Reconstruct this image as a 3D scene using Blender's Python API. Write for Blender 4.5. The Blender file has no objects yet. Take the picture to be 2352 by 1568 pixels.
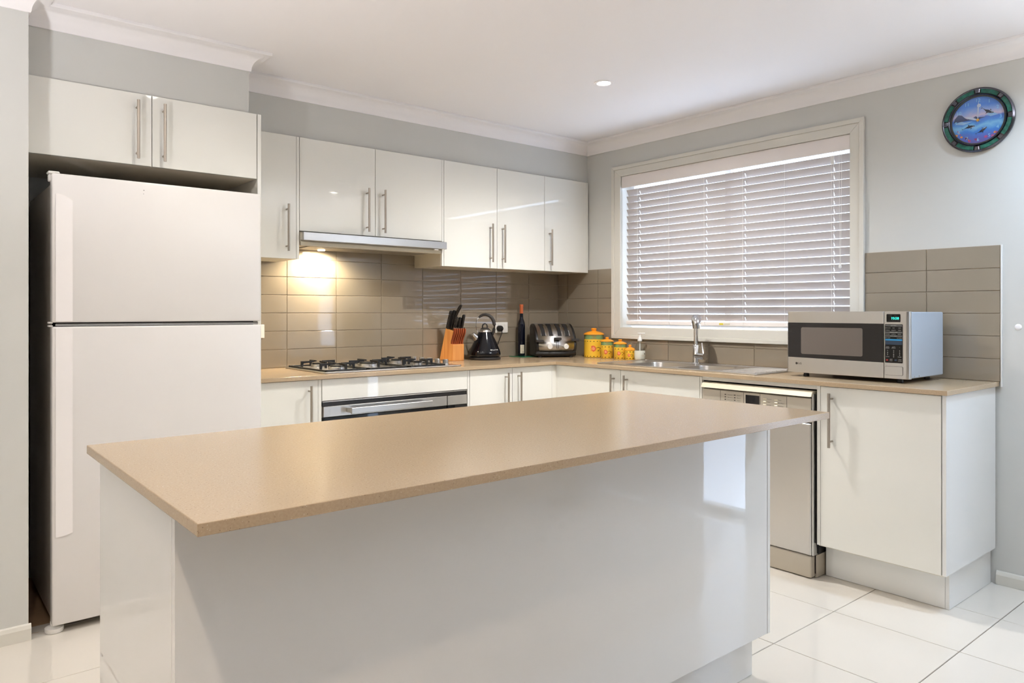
import bpy, bmesh, math, random
from mathutils import Vector, Matrix

random.seed(7)
scene = bpy.context.scene
C = scene.collection

# ------------------------------------------------------------------ camera, sky, exposure
cam_d = bpy.data.cameras.new('camera')
cam = bpy.data.objects.new('camera', cam_d)
C.objects.link(cam)
cam.location = (-3.7987, -3.9370, 1.2115)
cam.rotation_euler = (math.radians(90), 0, -0.68337)
cam_d.sensor_width = 36.0
cam_d.lens = 36.0 * 1682.95 / 2352
cam_d.shift_x = (1176 - 1140.69) / 2352
cam_d.shift_y = -(784 - 716.10) / 2352
cam_d.clip_start = 0.05
scene.camera = cam

world = bpy.data.worlds.new('sky')
scene.world = world
world.use_nodes = True
bg = world.node_tree.nodes['Background']
bg.inputs['Color'].default_value = (0.63, 0.75, 1.0, 1)
bg.inputs['Strength'].default_value = 4.6

DOWNLIGHT_W = 110.0
NEUTRAL = (1.0, 0.985, 0.955)
WARM = (1.0, 0.88, 0.62)
COOL = (1.0, 0.965, 0.985)
HOOD_W = 30.0

scene.view_settings.view_transform = 'Standard'
scene.view_settings.look = 'None'
scene.view_settings.exposure = 0.33
scene.view_settings.gamma = 1.0
scene.view_settings.use_curve_mapping = False
scene.cycles.max_bounces = 6
scene.cycles.adaptive_threshold = 0.16
scene.cycles.diffuse_bounces = 4
scene.cycles.glossy_bounces = 4
scene.cycles.transmission_bounces = 4
scene.cycles.transparent_max_bounces = 6
scene.cycles.sample_clamp_indirect = 6.0
scene.cycles.caustics_reflective = False
scene.cycles.caustics_refractive = False


def portal(loc, rot, sx, sy):
    d = bpy.data.lights.new('daylight_portal', 'AREA')
    d.shape = 'RECTANGLE'
    d.size, d.size_y = sx, sy
    d.cycles.is_portal = True
    o = bpy.data.objects.new('daylight_portal', d)
    o.location = loc
    o.rotation_euler = rot
    C.objects.link(o)


portal((0.13, -1.39, 1.62), (0, math.radians(90), 0), 1.05, 1.56)       # kitchen window
portal((0.13, -4.325, 1.05), (0, math.radians(90), 0), 2.1, 1.40)       # nearer glass door in the window wall


# ------------------------------------------------------------------ materials
def lin(c):
    c = c / 255.0
    return c / 12.92 if c <= 0.04045 else ((c + 0.055) / 1.055) ** 2.4


def rgb(r, g, b):
    return (lin(r), lin(g), lin(b), 1.0)


def mat(name, col, rough=0.5, metal=0.0, var=0.0, vscale=6.0, bump=0.0, bscale=40.0, bdist=0.002, **kw):
    m = bpy.data.materials.new(name)
    m.use_nodes = True
    nt = m.node_tree
    b = nt.nodes['Principled BSDF']
    b.inputs['Base Color'].default_value = col
    b.inputs['Roughness'].default_value = rough
    b.inputs['Metallic'].default_value = metal
    for k, v in kw.items():
        b.inputs[k].default_value = v
    tc = nt.nodes.new('ShaderNodeTexCoord')
    if var > 0:
        n = nt.nodes.new('ShaderNodeTexNoise')
        n.inputs['Scale'].default_value = vscale
        n.inputs['Detail'].default_value = 4
        nt.links.new(tc.outputs['Object'], n.inputs['Vector'])
        mx = nt.nodes.new('ShaderNodeMix')
        mx.data_type = 'RGBA'
        mx.inputs[6].default_value = (col[0] * (1 - var), col[1] * (1 - var), col[2] * (1 - var), 1)
        mx.inputs[7].default_value = (min(1, col[0] * (1 + var)), min(1, col[1] * (1 + var)), min(1, col[2] * (1 + var)), 1)
        nt.links.new(n.outputs['Fac'], mx.inputs[0])
        nt.links.new(mx.outputs[2], b.inputs['Base Color'])
    if bump > 0:
        n2 = nt.nodes.new('ShaderNodeTexNoise')
        n2.inputs['Scale'].default_value = bscale
        n2.inputs['Detail'].default_value = 2
        nt.links.new(tc.outputs['Object'], n2.inputs['Vector'])
        bp = nt.nodes.new('ShaderNodeBump')
        bp.inputs['Strength'].default_value = bump
        bp.inputs['Distance'].default_value = bdist
        nt.links.new(n2.outputs['Fac'], bp.inputs['Height'])
        nt.links.new(bp.outputs['Normal'], b.inputs['Normal'])
    return m


def stone(name):
    m = bpy.data.materials.new(name)
    m.use_nodes = True
    nt = m.node_tree
    b = nt.nodes['Principled BSDF']
    b.inputs['Roughness'].default_value = 0.20
    b.inputs['IOR'].default_value = 1.62
    tc = nt.nodes.new('ShaderNodeTexCoord')
    n = nt.nodes.new('ShaderNodeTexNoise')
    n.inputs['Scale'].default_value = 240
    n.inputs['Detail'].default_value = 3
    nt.links.new(tc.outputs['Object'], n.inputs['Vector'])
    r = nt.nodes.new('ShaderNodeValToRGB')
    r.color_ramp.elements[0].position = 0.30
    r.color_ramp.elements[0].color = rgb(177, 153, 123)
    r.color_ramp.elements[1].position = 0.70
    r.color_ramp.elements[1].color = rgb(187, 164, 133)
    nt.links.new(n.outputs['Fac'], r.inputs['Fac'])
    prev = r.outputs['Color']
    for sc, th, colr in ((330, 0.16, rgb(204, 186, 160)), (260, 0.15, rgb(146, 123, 98))):
        v = nt.nodes.new('ShaderNodeTexVoronoi')
        v.inputs['Scale'].default_value = sc
        nt.links.new(tc.outputs['Object'], v.inputs['Vector'])
        # only some of the cells hold a chip
        wn = nt.nodes.new('ShaderNodeTexWhiteNoise')
        nt.links.new(v.outputs['Position'], wn.inputs['Vector'])
        g1 = nt.nodes.new('ShaderNodeMath'); g1.operation = 'LESS_THAN'
        g1.inputs[1].default_value = th * 1.6
        nt.links.new(v.outputs['Distance'], g1.inputs[0])
        g2 = nt.nodes.new('ShaderNodeMath'); g2.operation = 'LESS_THAN'
        g2.inputs[1].default_value = 0.10
        nt.links.new(wn.outputs['Value'], g2.inputs[0])
        g3 = nt.nodes.new('ShaderNodeMath'); g3.operation = 'MULTIPLY'
        nt.links.new(g1.outputs[0], g3.inputs[0]); nt.links.new(g2.outputs[0], g3.inputs[1])
        mx = nt.nodes.new('ShaderNodeMix'); mx.data_type = 'RGBA'
        nt.links.new(g3.outputs[0], mx.inputs[0])
        nt.links.new(prev, mx.inputs[6])
        mx.inputs[7].default_value = colr
        prev = mx.outputs[2]
    nt.links.new(prev, b.inputs['Base Color'])
    return m


def brushed(name, col, rough=0.3, axis='z'):
    m = bpy.data.materials.new(name)
    m.use_nodes = True
    nt = m.node_tree
    b = nt.nodes['Principled BSDF']
    b.inputs['Base Color'].default_value = col
    b.inputs['Metallic'].default_value = 1.0
    tc = nt.nodes.new('ShaderNodeTexCoord')
    mp = nt.nodes.new('ShaderNodeMapping')
    s = {'x': (6, 1800, 1800), 'y': (1800, 6, 1800), 'z': (1800, 1800, 6)}[axis]
    mp.inputs['Scale'].default_value = s
    nt.links.new(tc.outputs['Object'], mp.inputs['Vector'])
    n = nt.nodes.new('ShaderNodeTexNoise')
    n.inputs['Scale'].default_value = 1.0
    nt.links.new(mp.outputs['Vector'], n.inputs['Vector'])
    mr = nt.nodes.new('ShaderNodeMapRange')
    mr.inputs['To Min'].default_value = rough - 0.004
    mr.inputs['To Max'].default_value = rough + 0.004
    nt.links.new(n.outputs['Fac'], mr.inputs['Value'])
    nt.links.new(mr.outputs['Result'], b.inputs['Roughness'])
    return m


def wood(name, c0, c1, axis_scale=(60, 60, 4), rough=0.45):
    m = bpy.data.materials.new(name)
    m.use_nodes = True
    nt = m.node_tree
    b = nt.nodes['Principled BSDF']
    b.inputs['Roughness'].default_value = rough
    tc = nt.nodes.new('ShaderNodeTexCoord')
    mp = nt.nodes.new('ShaderNodeMapping')
    mp.inputs['Scale'].default_value = axis_scale
    nt.links.new(tc.outputs['Object'], mp.inputs['Vector'])
    n = nt.nodes.new('ShaderNodeTexNoise')
    n.inputs['Scale'].default_value = 1.0
    n.inputs['Detail'].default_value = 5
    nt.links.new(mp.outputs['Vector'], n.inputs['Vector'])
    r = nt.nodes.new('ShaderNodeValToRGB')
    r.color_ramp.elements[0].position = 0.3; r.color_ramp.elements[0].color = c0
    r.color_ramp.elements[1].position = 0.7; r.color_ramp.elements[1].color = c1
    nt.links.new(n.outputs['Fac'], r.inputs['Fac'])
    nt.links.new(r.outputs['Color'], b.inputs['Base Color'])
    return m


def emit(name, col, strength):
    m = bpy.data.materials.new(name)
    m.use_nodes = True
    nt = m.node_tree
    nt.nodes.remove(nt.nodes['Principled BSDF'])
    e = nt.nodes.new('ShaderNodeEmission')
    e.inputs['Color'].default_value = (*col[:3], 1)
    e.inputs['Strength'].default_value = strength
    nt.links.new(e.outputs[0], nt.nodes['Material Output'].inputs[0])
    return m


def translucent(name, col, fac=0.2, rough=0.5):
    m = bpy.data.materials.new(name)
    m.use_nodes = True
    nt = m.node_tree
    b = nt.nodes['Principled BSDF']
    b.inputs['Base Color'].default_value = col
    b.inputs['Roughness'].default_value = rough
    t = nt.nodes.new('ShaderNodeBsdfTranslucent')
    t.inputs['Color'].default_value = col
    mx = nt.nodes.new('ShaderNodeMixShader')
    mx.inputs[0].default_value = fac
    nt.links.new(b.outputs[0], mx.inputs[1])
    nt.links.new(t.outputs[0], mx.inputs[2])
    nt.links.new(mx.outputs[0], nt.nodes['Material Output'].inputs[0])
    return m


def glass(name, tint=(0.96, 0.98, 0.97, 1)):
    # thin pane: clear pass-through with a mirror reflection that grows at glancing angles
    m = bpy.data.materials.new(name)
    m.use_nodes = True
    nt = m.node_tree
    nt.nodes.remove(nt.nodes['Principled BSDF'])
    t = nt.nodes.new('ShaderNodeBsdfTransparent'); t.inputs['Color'].default_value = tint
    g = nt.nodes.new('ShaderNodeBsdfGlossy'); g.inputs['Roughness'].default_value = 0.02
    lw = nt.nodes.new('ShaderNodeLayerWeight'); lw.inputs['Blend'].default_value = 0.5
    pw = nt.nodes.new('ShaderNodeMath'); pw.operation = 'POWER'; pw.inputs[1].default_value = 5.0
    nt.links.new(lw.outputs['Facing'], pw.inputs[0])
    ad = nt.nodes.new('ShaderNodeMath'); ad.operation = 'MULTIPLY_ADD'; ad.inputs[1].default_value = 0.90; ad.inputs[2].default_value = 0.04
    nt.links.new(pw.outputs[0], ad.inputs[0])
    mx = nt.nodes.new('ShaderNodeMixShader')
    nt.links.new(ad.outputs[0], mx.inputs[0])
    nt.links.new(t.outputs[0], mx.inputs[1])
    nt.links.new(g.outputs[0], mx.inputs[2])
    nt.links.new(mx.outputs[0], nt.nodes['Material Output'].inputs[0])
    return m


MT = dict(
    wall=mat('wall_paint', rgb(210, 209, 204), 0.7, var=0.015, vscale=3, bump=0.05, bscale=500, bdist=0.0005),
    ceiling=mat('ceiling_paint', rgb(247, 243, 243), 0.75, var=0.01, vscale=2),
    cornice=mat('cornice_paint', rgb(246, 242, 241), 0.6),
    trim=mat('gloss_trim_paint', rgb(220, 216, 206), 0.28, var=0.01),
    cabinet=mat('gloss_ivory_laminate', rgb(239, 237, 229), 0.022, var=0.008, vscale=2, bump=0.03, bscale=12, bdist=0.002, IOR=1.62),
    carcass=mat('white_melamine', rgb(222, 214, 196), 0.4, var=0.01),
    panel=mat('gloss_white_laminate', rgb(237, 236, 233), 0.022, var=0.008, vscale=2, bump=0.03, bscale=12, bdist=0.002, IOR=1.62),
    stone=stone('speckled_sand_stone'),
    tile=mat('taupe_gloss_tile', rgb(147, 135, 118), 0.035, var=0.03, vscale=3, bump=0.06, bscale=9, bdist=0.003, IOR=1.62),
    grout=mat('taupe_grout', rgb(182, 165, 143), 0.8, var=0.05, vscale=60),
    floor_tile=mat('polished_cream_tile', rgb(222, 215, 204), 0.08, var=0.02, vscale=5, bump=0.03, bscale=6, bdist=0.002, IOR=1.62),
    floor_grout=mat('brown_floor_grout', rgb(128, 108, 88), 0.85, var=0.08, vscale=80),
    slab=mat('bare_slab', rgb(176, 146, 112), 0.9, var=0.15, vscale=18),
    fridge=mat('white_enamel', rgb(228, 224, 221), 0.22, var=0.006, bump=0.04, bscale=5, bdist=0.002),
    fridge_handle=mat('white_plastic_grip', rgb(245, 240, 238), 0.35),
    fridge_side=mat('grey_metal_side', rgb(186, 176, 166), 0.24, var=0.03, vscale=4),
    steel=brushed('brushed_steel', rgb(200, 198, 196), 0.30, 'z'),
    steel_x=brushed('brushed_steel_along', rgb(206, 204, 202), 0.30, 'x'),
    steel_y=brushed('brushed_steel_across', rgb(206, 203, 199), 0.30, 'y'),
    nickel=brushed('satin_nickel', rgb(182, 172, 160), 0.32, 'z'),
    chrome=mat('chrome', rgb(226, 226, 228), 0.06, 1.0, var=0.01),
    black=mat('black_plastic', rgb(26, 24, 24), 0.35, var=0.1, vscale=30),
    softblack=mat('soft_black_rubber', rgb(44, 40, 38), 0.55, var=0.1, vscale=30),
    iron=mat('cast_iron', rgb(19, 19, 21), 0.42, var=0.15, vscale=60, bump=0.2, bscale=300, bdist=0.0006),
    blackglass=mat('black_glass', rgb(14, 14, 17), 0.04, var=0.05),
    kettle=mat('black_enamel', rgb(10, 11, 18), 0.08, var=0.1, vscale=8),
    blind=translucent('blind_white', rgb(200, 192, 188), 0.005),
    blindrail=mat('blind_rail', rgb(238, 230, 226), 0.4, var=0.01),
    cord=mat('blind_cord', rgb(232, 228, 222), 0.7, var=0.02),
    pane=glass('window_glass'),
    clear=glass('clear_plastic', (0.90, 0.93, 0.93, 1)),
    greenglass=mat('green_glass', rgb(40, 110, 80), 0.05, var=0.05),
    block=wood('beech_block', rgb(214, 140, 72), rgb(232, 166, 96)),
    redwood=wood('red_wood_handle', rgb(120, 48, 22), rgb(168, 78, 38), (80, 80, 10), 0.35),
    rivet=mat('steel_rivet', rgb(200, 196, 190), 0.25, 1.0),
    bottle=mat('dark_bottle_glass', rgb(10, 12, 26), 0.04, var=0.05),
    capsule=mat('copper_capsule', rgb(206, 108, 66), 0.35, 0.3, var=0.05, vscale=60),
    paper=mat('label_paper', rgb(216, 208, 186), 0.6, var=0.05, vscale=90),
    ink=mat('dark_print', rgb(60, 54, 48), 0.6, var=0.02),
    whiteplastic=mat('white_plastic', rgb(236, 233, 228), 0.35, var=0.008),
    greyplastic=mat('grey_plastic', rgb(188, 178, 162), 0.35, var=0.02),
    creamplastic=mat('cream_plastic', rgb(216, 206, 182), 0.3, var=0.01),
    yellow=mat('yellow_glaze', rgb(246, 196, 62), 0.10, var=0.09, vscale=14),
    orange=mat('orange_glaze', rgb(244, 156, 40), 0.10, var=0.08, vscale=20),
    greenglaze=mat('green_glaze', rgb(128, 158, 104), 0.12, var=0.25, vscale=30),
    leaf=mat('dark_leaf_glaze', rgb(52, 58, 26), 0.2, var=0.1, vscale=40),
    tulip=mat('tulip_red_glaze', rgb(224, 96, 62), 0.2, var=0.1, vscale=60),
    tulip_in=mat('tulip_pink_glaze', rgb(242, 158, 112), 0.2, var=0.08, vscale=60),
    brownglaze=mat('brown_cross_glaze', rgb(172, 116, 62), 0.2, var=0.1, vscale=60),
    liquid=mat('milky_soap', rgb(226, 224, 210), 0.25, var=0.01),
    mwside=mat('silver_grey_enamel', rgb(176, 186, 198), 0.24, var=0.01),
    mwglass=mat('dark_door_glass', rgb(30, 27, 26), 0.12, var=0.05),
    mwmesh=mat('window_mesh_grey', rgb(112, 104, 98), 0.2, var=0.03, vscale=200),
    display=mat('display_black', rgb(12, 10, 10), 0.1, var=0.02),
    digits=emit('cyan_digits', rgb(60, 240, 215), 1.4),
    white_ink=mat('white_print', rgb(205, 205, 200), 0.5, var=0.01),
    grey_ink=mat('grey_print', rgb(92, 92, 92), 0.5, var=0.01),
    blue_ink=mat('blue_print', rgb(30, 150, 215), 0.4, var=0.01),
    navy_ink=mat('navy_print', rgb(40, 58, 80), 0.4, var=0.01),
    red_ink=mat('red_print', rgb(140, 34, 34), 0.4, var=0.01),
    yellow_ink=mat('yellow_print', rgb(226, 206, 60), 0.4, var=0.01),
    lens=emit('downlight_lens', (1.0, 0.93, 0.80), 30.0),
    hoodlens=emit('hood_lamp_lens', (1.0, 0.86, 0.60), 22.0),
    darkgap=mat('dark_recess', rgb(22, 20, 20), 0.7, var=0.05),
    filter=mat('filter_mesh', rgb(168, 160, 146), 0.4, 0.7, var=0.05, vscale=200),
    curtain=translucent('sheer_curtain', rgb(215, 213, 212), 0.2, 0.8),
    marble=mat('green_marble', rgb(26, 92, 78), 0.15, var=0.95, vscale=70),
    gold=mat('brass', rgb(212, 166, 84), 0.25, 1.0, var=0.03),
    greymetal=mat('gunmetal', rgb(90, 90, 98), 0.18, 1.0, var=0.03),
)


# ------------------------------------------------------------------ mesh helpers
class MB:
    """collects geometry for one mesh object"""

    def __init__(self):
        self.bm = bmesh.new()

    def box(self, x0, x1, y0, y1, z0, z1, bevel=0.0, seg=1):
        b = bmesh.new()
        x0, x1 = sorted((x0, x1)); y0, y1 = sorted((y0, y1)); z0, z1 = sorted((z0, z1))
        bmesh.ops.create_cube(b, size=1)
        for v in b.verts:
            v.co = Vector((x0 + (v.co.x + .5) * (x1 - x0), y0 + (v.co.y + .5) * (y1 - y0), z0 + (v.co.z + .5) * (z1 - z0)))
        if bevel > 0:
            bmesh.ops.bevel(b, geom=b.edges[:], offset=bevel, segments=seg, profile=0.5, affect='EDGES')
        self._add(b)
        return self

    def _add(self, b):
        me = bpy.data.meshes.new('tmp')
        b.to_mesh(me); b.free()
        self.bm.from_mesh(me)
        bpy.data.meshes.remove(me)

    def poly(self, pts):
        vs = [self.bm.verts.new(Vector(p)) for p in pts]
        self.bm.faces.new(vs)
        return self

    def prism(self, pts, fn, a, b, bevel=0.0):
        """2-D outline pts extruded between a and b; fn(u, v, t) -> xyz"""
        bb = bmesh.new()
        A = [bb.verts.new(Vector(fn(u, v, a))) for u, v in pts]
        B = [bb.verts.new(Vector(fn(u, v, b))) for u, v in pts]
        n = len(pts)
        bb.faces.new(A); bb.faces.new(B[::-1])
        for i in range(n):
            bb.faces.new([A[i], B[i], B[(i + 1) % n], A[(i + 1) % n]])
        bmesh.ops.recalc_face_normals(bb, faces=bb.faces[:])
        if bevel > 0:
            bmesh.ops.bevel(bb, geom=bb.edges[:], offset=bevel, segments=1, profile=0.5, affect='EDGES')
        self._add(bb)
        return self

    def plate(self, outer, holes, fn, a, b):
        """flat plate with holes; outlines in (u, v), thickness from a to b"""
        bb = bmesh.new()
        rings = []
        for t in (a, b):
            es = []
            rr = []
            for loop in [outer] + list(holes):
                vs = [bb.verts.new(Vector(fn(u, v, t))) for u, v in loop]
                rr.append(vs)
                for i in range(len(vs)):
                    es.append(bb.edges.new((vs[i], vs[(i + 1) % len(vs)])))
            bmesh.ops.triangle_fill(bb, use_beauty=True, edges=es)
            rings.append(rr)
        for la, lb in zip(*rings):
            n = len(la)
            for i in range(n):
                bb.faces.new([la[i], lb[i], lb[(i + 1) % n], la[(i + 1) % n]])
        bmesh.ops.recalc_face_normals(bb, faces=bb.faces[:])
        self._add(bb)
        return self

    def cyl(self, p0, p1, r, seg=16, r1=None, caps=True):
        return self.tube([p0, p1], [r, r if r1 is None else r1], seg, caps)

    def tube(self, pts, rads, seg=12, caps=True):
        pts = [Vector(p) for p in pts]
        if not isinstance(rads, (list, tuple)):
            rads = [rads] * len(pts)
        rings = []
        up = None
        for i, p in enumerate(pts):
            d = (pts[min(i + 1, len(pts) - 1)] - pts[max(i - 1, 0)]).normalized()
            if up is None:
                up = Vector((0, 0, 1)) if abs(d.z) < 0.9 else Vector((1, 0, 0))
            e1 = d.cross(up)
            if e1.length < 1e-5:
                e1 = d.orthogonal()
            e1.normalize()
            e2 = d.cross(e1).normalized()
            up = -e2 if False else up
            rings.append([self.bm.verts.new(p + rads[i] * (math.cos(2 * math.pi * k / seg) * e1 + math.sin(2 * math.pi * k / seg) * e2)) for k in range(seg)])
        for a, b in zip(rings, rings[1:]):
            for k in range(seg):
                self.bm.faces.new([a[k], a[(k + 1) % seg], b[(k + 1) % seg], b[k]])
        if caps:
            self.bm.faces.new(rings[0][::-1]); self.bm.faces.new(rings[-1])
        return self

    def lathe(self, prof, c=(0, 0, 0), seg=32, axis='z', caps=True):
        """prof: list of (r, h)"""
        rings = []
        for r, h in prof:
            ring = []
            for k in range(seg):
                a = 2 * math.pi * k / seg
                x, y = r * math.cos(a), r * math.sin(a)
                if axis == 'z': p = (c[0] + x, c[1] + y, c[2] + h)
                elif axis == 'x': p = (c[0] + h, c[1] + x, c[2] + y)
                else: p = (c[0] + x, c[1] + h, c[2] + y)
                ring.append(self.bm.verts.new(p))
            rings.append(ring)
        for a, b in zip(rings, rings[1:]):
            for k in range(seg):
                self.bm.faces.new([a[k], a[(k + 1) % seg], b[(k + 1) % seg], b[k]])
        if caps:
            if prof[0][0] > 1e-6: self.bm.faces.new(rings[0][::-1])
            if prof[-1][0] > 1e-6: self.bm.faces.new(rings[-1])
        return self

    def build(self, name, material, parent=None, smooth=False, world=True, angle=35):
        bmesh.ops.remove_doubles(self.bm, verts=self.bm.verts[:], dist=1e-6)
        bmesh.ops.recalc_face_normals(self.bm, faces=self.bm.faces[:])
        me = bpy.data.meshes.new(name)
        self.bm.to_mesh(me); self.bm.free()
        me.materials.append(MT[material] if isinstance(material, str) else material)
        o = bpy.data.objects.new(name, me)
        C.objects.link(o)
        if smooth:
            me.shade_smooth()
            me.set_sharp_from_angle(angle=math.radians(angle))
        if parent is not None:
            o.parent = parent
            if world:
                r = parent
                while r.parent: r = r.parent
                off = r.location.copy()
                if off.length > 0:
                    me.transform(Matrix.Translation(-off))
        return o


def tag(o, label=None, cat=None, group=None, kind=None):
    if label: o['label'] = label
    if cat: o['category'] = cat
    if group: o['group'] = group
    if kind: o['kind'] = kind
    return o


def thing(name, label, cat, loc=(0, 0, 0), rz=0.0, group=None):
    o = bpy.data.objects.new(name, None)
    o.empty_display_size = 0.05
    C.objects.link(o)
    o.location = loc
    o.rotation_euler = (0, 0, rz)
    return tag(o, label, cat, group)


def struct(o):
    o['kind'] = 'structure'
    return o


def struct_root(name, loc=(0, 0, 0)):
    o = bpy.data.objects.new(name, None)
    C.objects.link(o)
    o.location = loc
    o['kind'] = 'structure'
    return o


def text_polys(s, size, align='CENTER', bold=False):
    cu = bpy.data.curves.new('txt', 'FONT')
    cu.body = s
    cu.size = size
    cu.align_x = align
    cu.align_y = 'CENTER'
    cu.resolution_u = 2
    if bold: cu.offset = size * 0.02
    ob = bpy.data.objects.new('txt', cu)
    C.objects.link(ob)
    bpy.context.view_layer.update()
    dg = bpy.context.evaluated_depsgraph_get()
    me = bpy.data.meshes.new_from_object(ob.evaluated_get(dg))
    polys = [[(me.vertices[i].co.x, me.vertices[i].co.y) for i in p.vertices] for p in me.polygons]
    bpy.data.meshes.remove(me)
    bpy.data.objects.remove(ob)
    bpy.data.curves.remove(cu)
    return polys


def add_text(mb, s, size, fn, align='CENTER', bold=False):
    """fn(u, v) -> xyz for the flat lettering"""
    for pl in text_polys(s, size, align, bold):
        try:
            mb.poly([fn(u, v) for u, v in pl])
        except ValueError:
            pass


def rrect(u0, u1, v0, v1, r, n=5):
    pts = []
    for cx, cy, a0 in ((u1 - r, v1 - r, 0), (u0 + r, v1 - r, 90), (u0 + r, v0 + r, 180), (u1 - r, v0 + r, 270)):
        for k in range(n + 1):
            a = math.radians(a0 + 90 * k / n)
            pts.append((cx + r * math.cos(a), cy + r * math.sin(a)))
    return pts


# ------------------------------------------------------------------ room shell
WX0, WY0, ZC = -6.6, -7.6, 2.40           # far room walls, ceiling height
BULK_Y, FBULK_Y, PIER_Y = -0.295, -0.597, -0.74
FB_X1, PIER_X = -2.552, -3.43
TR = 0.1015                                # wall tile row pitch
TC = 0.3024                                # wall tile column pitch
GR = 0.0024
TT = 0.009                                 # tile thickness

# floor: grout bed with laid tiles near the kitchen, patterned further away
fl = struct(MB().box(WX0 - .1, .25, WY0 - .1, .1, -0.12, -0.006).build('floor', 'floor_grout'))
xg = [-.434 - .4535 * 0]
gx = [0.02, -.434, -.868, -1.322] + [-1.322 - .4535 * k for k in range(1, 6)]
gy = [-2.499 + .4525 * k for k in range(-3, 5)][::-1]
gy = [-.62] + [g for g in gy if g < -.66]
tile_cache = {}
for i in range(len(gx) - 1):
    for j in range(len(gy) - 1):
        x1, x0 = gx[i] - .0017, gx[i + 1] + .0017
        y1, y0 = gy[j] - .0017, gy[j + 1] + .0017
        if x1 < -3.42 and y1 > -.75:
            continue
        w, d = round(x1 - x0, 4), round(y1 - y0, 4)
        me = tile_cache.get((w, d))
        if me is None:
            o = MB().box(-w / 2, w / 2, -d / 2, d / 2, -0.009, 0.0, bevel=0.0012).build('floor_tile', 'floor_tile')
            tile_cache[(w, d)] = o.data
        else:
            o = bpy.data.objects.new('floor_tile', me)
            C.objects.link(o)
        o.location = ((x0 + x1) / 2, (y0 + y1) / 2, 0)
        o.parent = fl
# the remaining floor of the living area: one surface with the joints drawn by the material
mfar = mat('far_tiles', rgb(222, 215, 204), 0.12, var=0.02, vscale=5)
nt = mfar.node_tree
bk = nt.nodes.new('ShaderNodeTexBrick')
bk.offset = 0.0
bk.inputs['Scale'].default_value = 1.0
bk.inputs['Brick Width'].default_value = 0.4535
bk.inputs['Row Height'].default_value = 0.4525
bk.inputs['Mortar Size'].default_value = 0.0018
bk.inputs['Color1'].default_value = rgb(222, 215, 204)
bk.inputs['Color2'].default_value = rgb(230, 225, 216)
bk.inputs['Mortar'].default_value = rgb(128, 108, 88)
tcn = nt.nodes.new('ShaderNodeTexCoord')
nt.links.new(tcn.outputs['Object'], bk.inputs['Vector'])
nt.links.new(bk.outputs['Color'], nt.nodes['Principled BSDF'].inputs['Base Color'])
gx_end, gy_end = gx[-1], gy[-1]
far = MB()
far.box(WX0, 0.02, WY0, gy_end - .0017, -0.009, 0.0)
far.box(WX0, gx_end - .0017, gy_end - .0017, PIER_Y, -0.009, 0.0)
o = far.build('tiled_surface', mfar, fl)
o['kind'] = 'stuff'
# bare slab in the fridge recess and under the cabinets
MB().box(-3.45, -2.5, -.62, .0, -0.009, -0.001).build('recess_slab', 'slab', fl)
MB().box(-3.43, -3.39, -.76, -.62, -0.009, -0.0005).build('recess_edge', 'slab', fl)

struct(MB().box(WX0 - .1, .25, WY0 - .1, .15, ZC, ZC + .1).build('ceiling', 'ceiling'))

# walls
wb = struct(MB().box(-3.6, .12, 0, .12, 0, ZC).build('wall_back', 'wall'))
wl = struct(MB().box(WX0, PIER_X, PIER_Y, .12, 0, ZC).build('wall_left', 'wall'))
struct(MB().box(WX0 - .12, WX0, WY0, PIER_Y, 0, ZC).build('wall_far_left', 'wall'))
struct(MB().box(FB_X1, 0, BULK_Y, 0, 2.126, ZC).build('wall_above_cabinets', 'wall'))
struct(MB().box(PIER_X, FB_X1, FBULK_Y, 0, 2.126, ZC).build('wall_above_fridge', 'wall'))

WIN = (-2.166, -0.615, 1.106, 2.130)       # opening y0 y1 z0 z1
DOOR = (-5.00, -3.66, 0.0, 2.10)
outer = [(0.12, 0), (0.12, ZC), (WY0, ZC), (WY0, 0), (DOOR[0], 0), (DOOR[0], DOOR[3]), (DOOR[1], DOOR[3]), (DOOR[1], 0)]
wr = struct(MB().plate(outer, [[(WIN[0], WIN[2]), (WIN[1], WIN[2]), (WIN[1], WIN[3]), (WIN[0], WIN[3])]],
                       lambda u, v, t: (t, u, v), 0, 0.12).build('wall_right', 'wall'))
struct(MB().box(WX0 - .12, .12, WY0 - .12, WY0, 0, ZC).build('wall_rear', 'wall'))


def glazed_door(name, a0, a1, z1, fn, mull):
    r = struct_root(name)
    fr = 0.05
    for (p, q, s, t) in ((a0, a0 + fr, 0, z1), (a1 - fr, a1, 0, z1), (a0 + fr, a1 - fr, z1 - fr, z1), (a0 + fr, a1 - fr, 0, .04), (mull - .03, mull + .03, .04, z1 - fr)):
        MB().prism([(p, s), (q, s), (q, t), (p, t)], fn, 0.03, 0.09).build('door_frame', 'trim', r)
    for p, q in ((a0 + fr, mull - .03), (mull + .03, a1 - fr)):
        MB().prism([(p, .04), (q, .04), (q, z1 - fr), (p, z1 - fr)], fn, 0.058, 0.062).build('pane', 'pane', r)
    return r


glazed_door('door_1', DOOR[0], DOOR[1], DOOR[3], lambda u, v, t: (t, u, v), -4.33)
# architrave of the side door
for (a, b, c_, d) in ((DOOR[1], DOOR[1] + .065, 0, DOOR[3] + .065), (DOOR[0] - .065, DOOR[0], 0, DOOR[3] + .065), (DOOR[0], DOOR[1], DOOR[3], DOOR[3] + .065)):
    struct(MB().box(-.018, -0.0005, a, b, c_, d, bevel=.003).build('trim_2', 'trim'))

# cornice swept along the walls
path = [(0, WY0), (0, BULK_Y), (FB_X1, BULK_Y), (FB_X1, FBULK_Y), (PIER_X, FBULK_Y), (PIER_X, PIER_Y), (WX0, PIER_Y), (WX0, WY0)]


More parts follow.
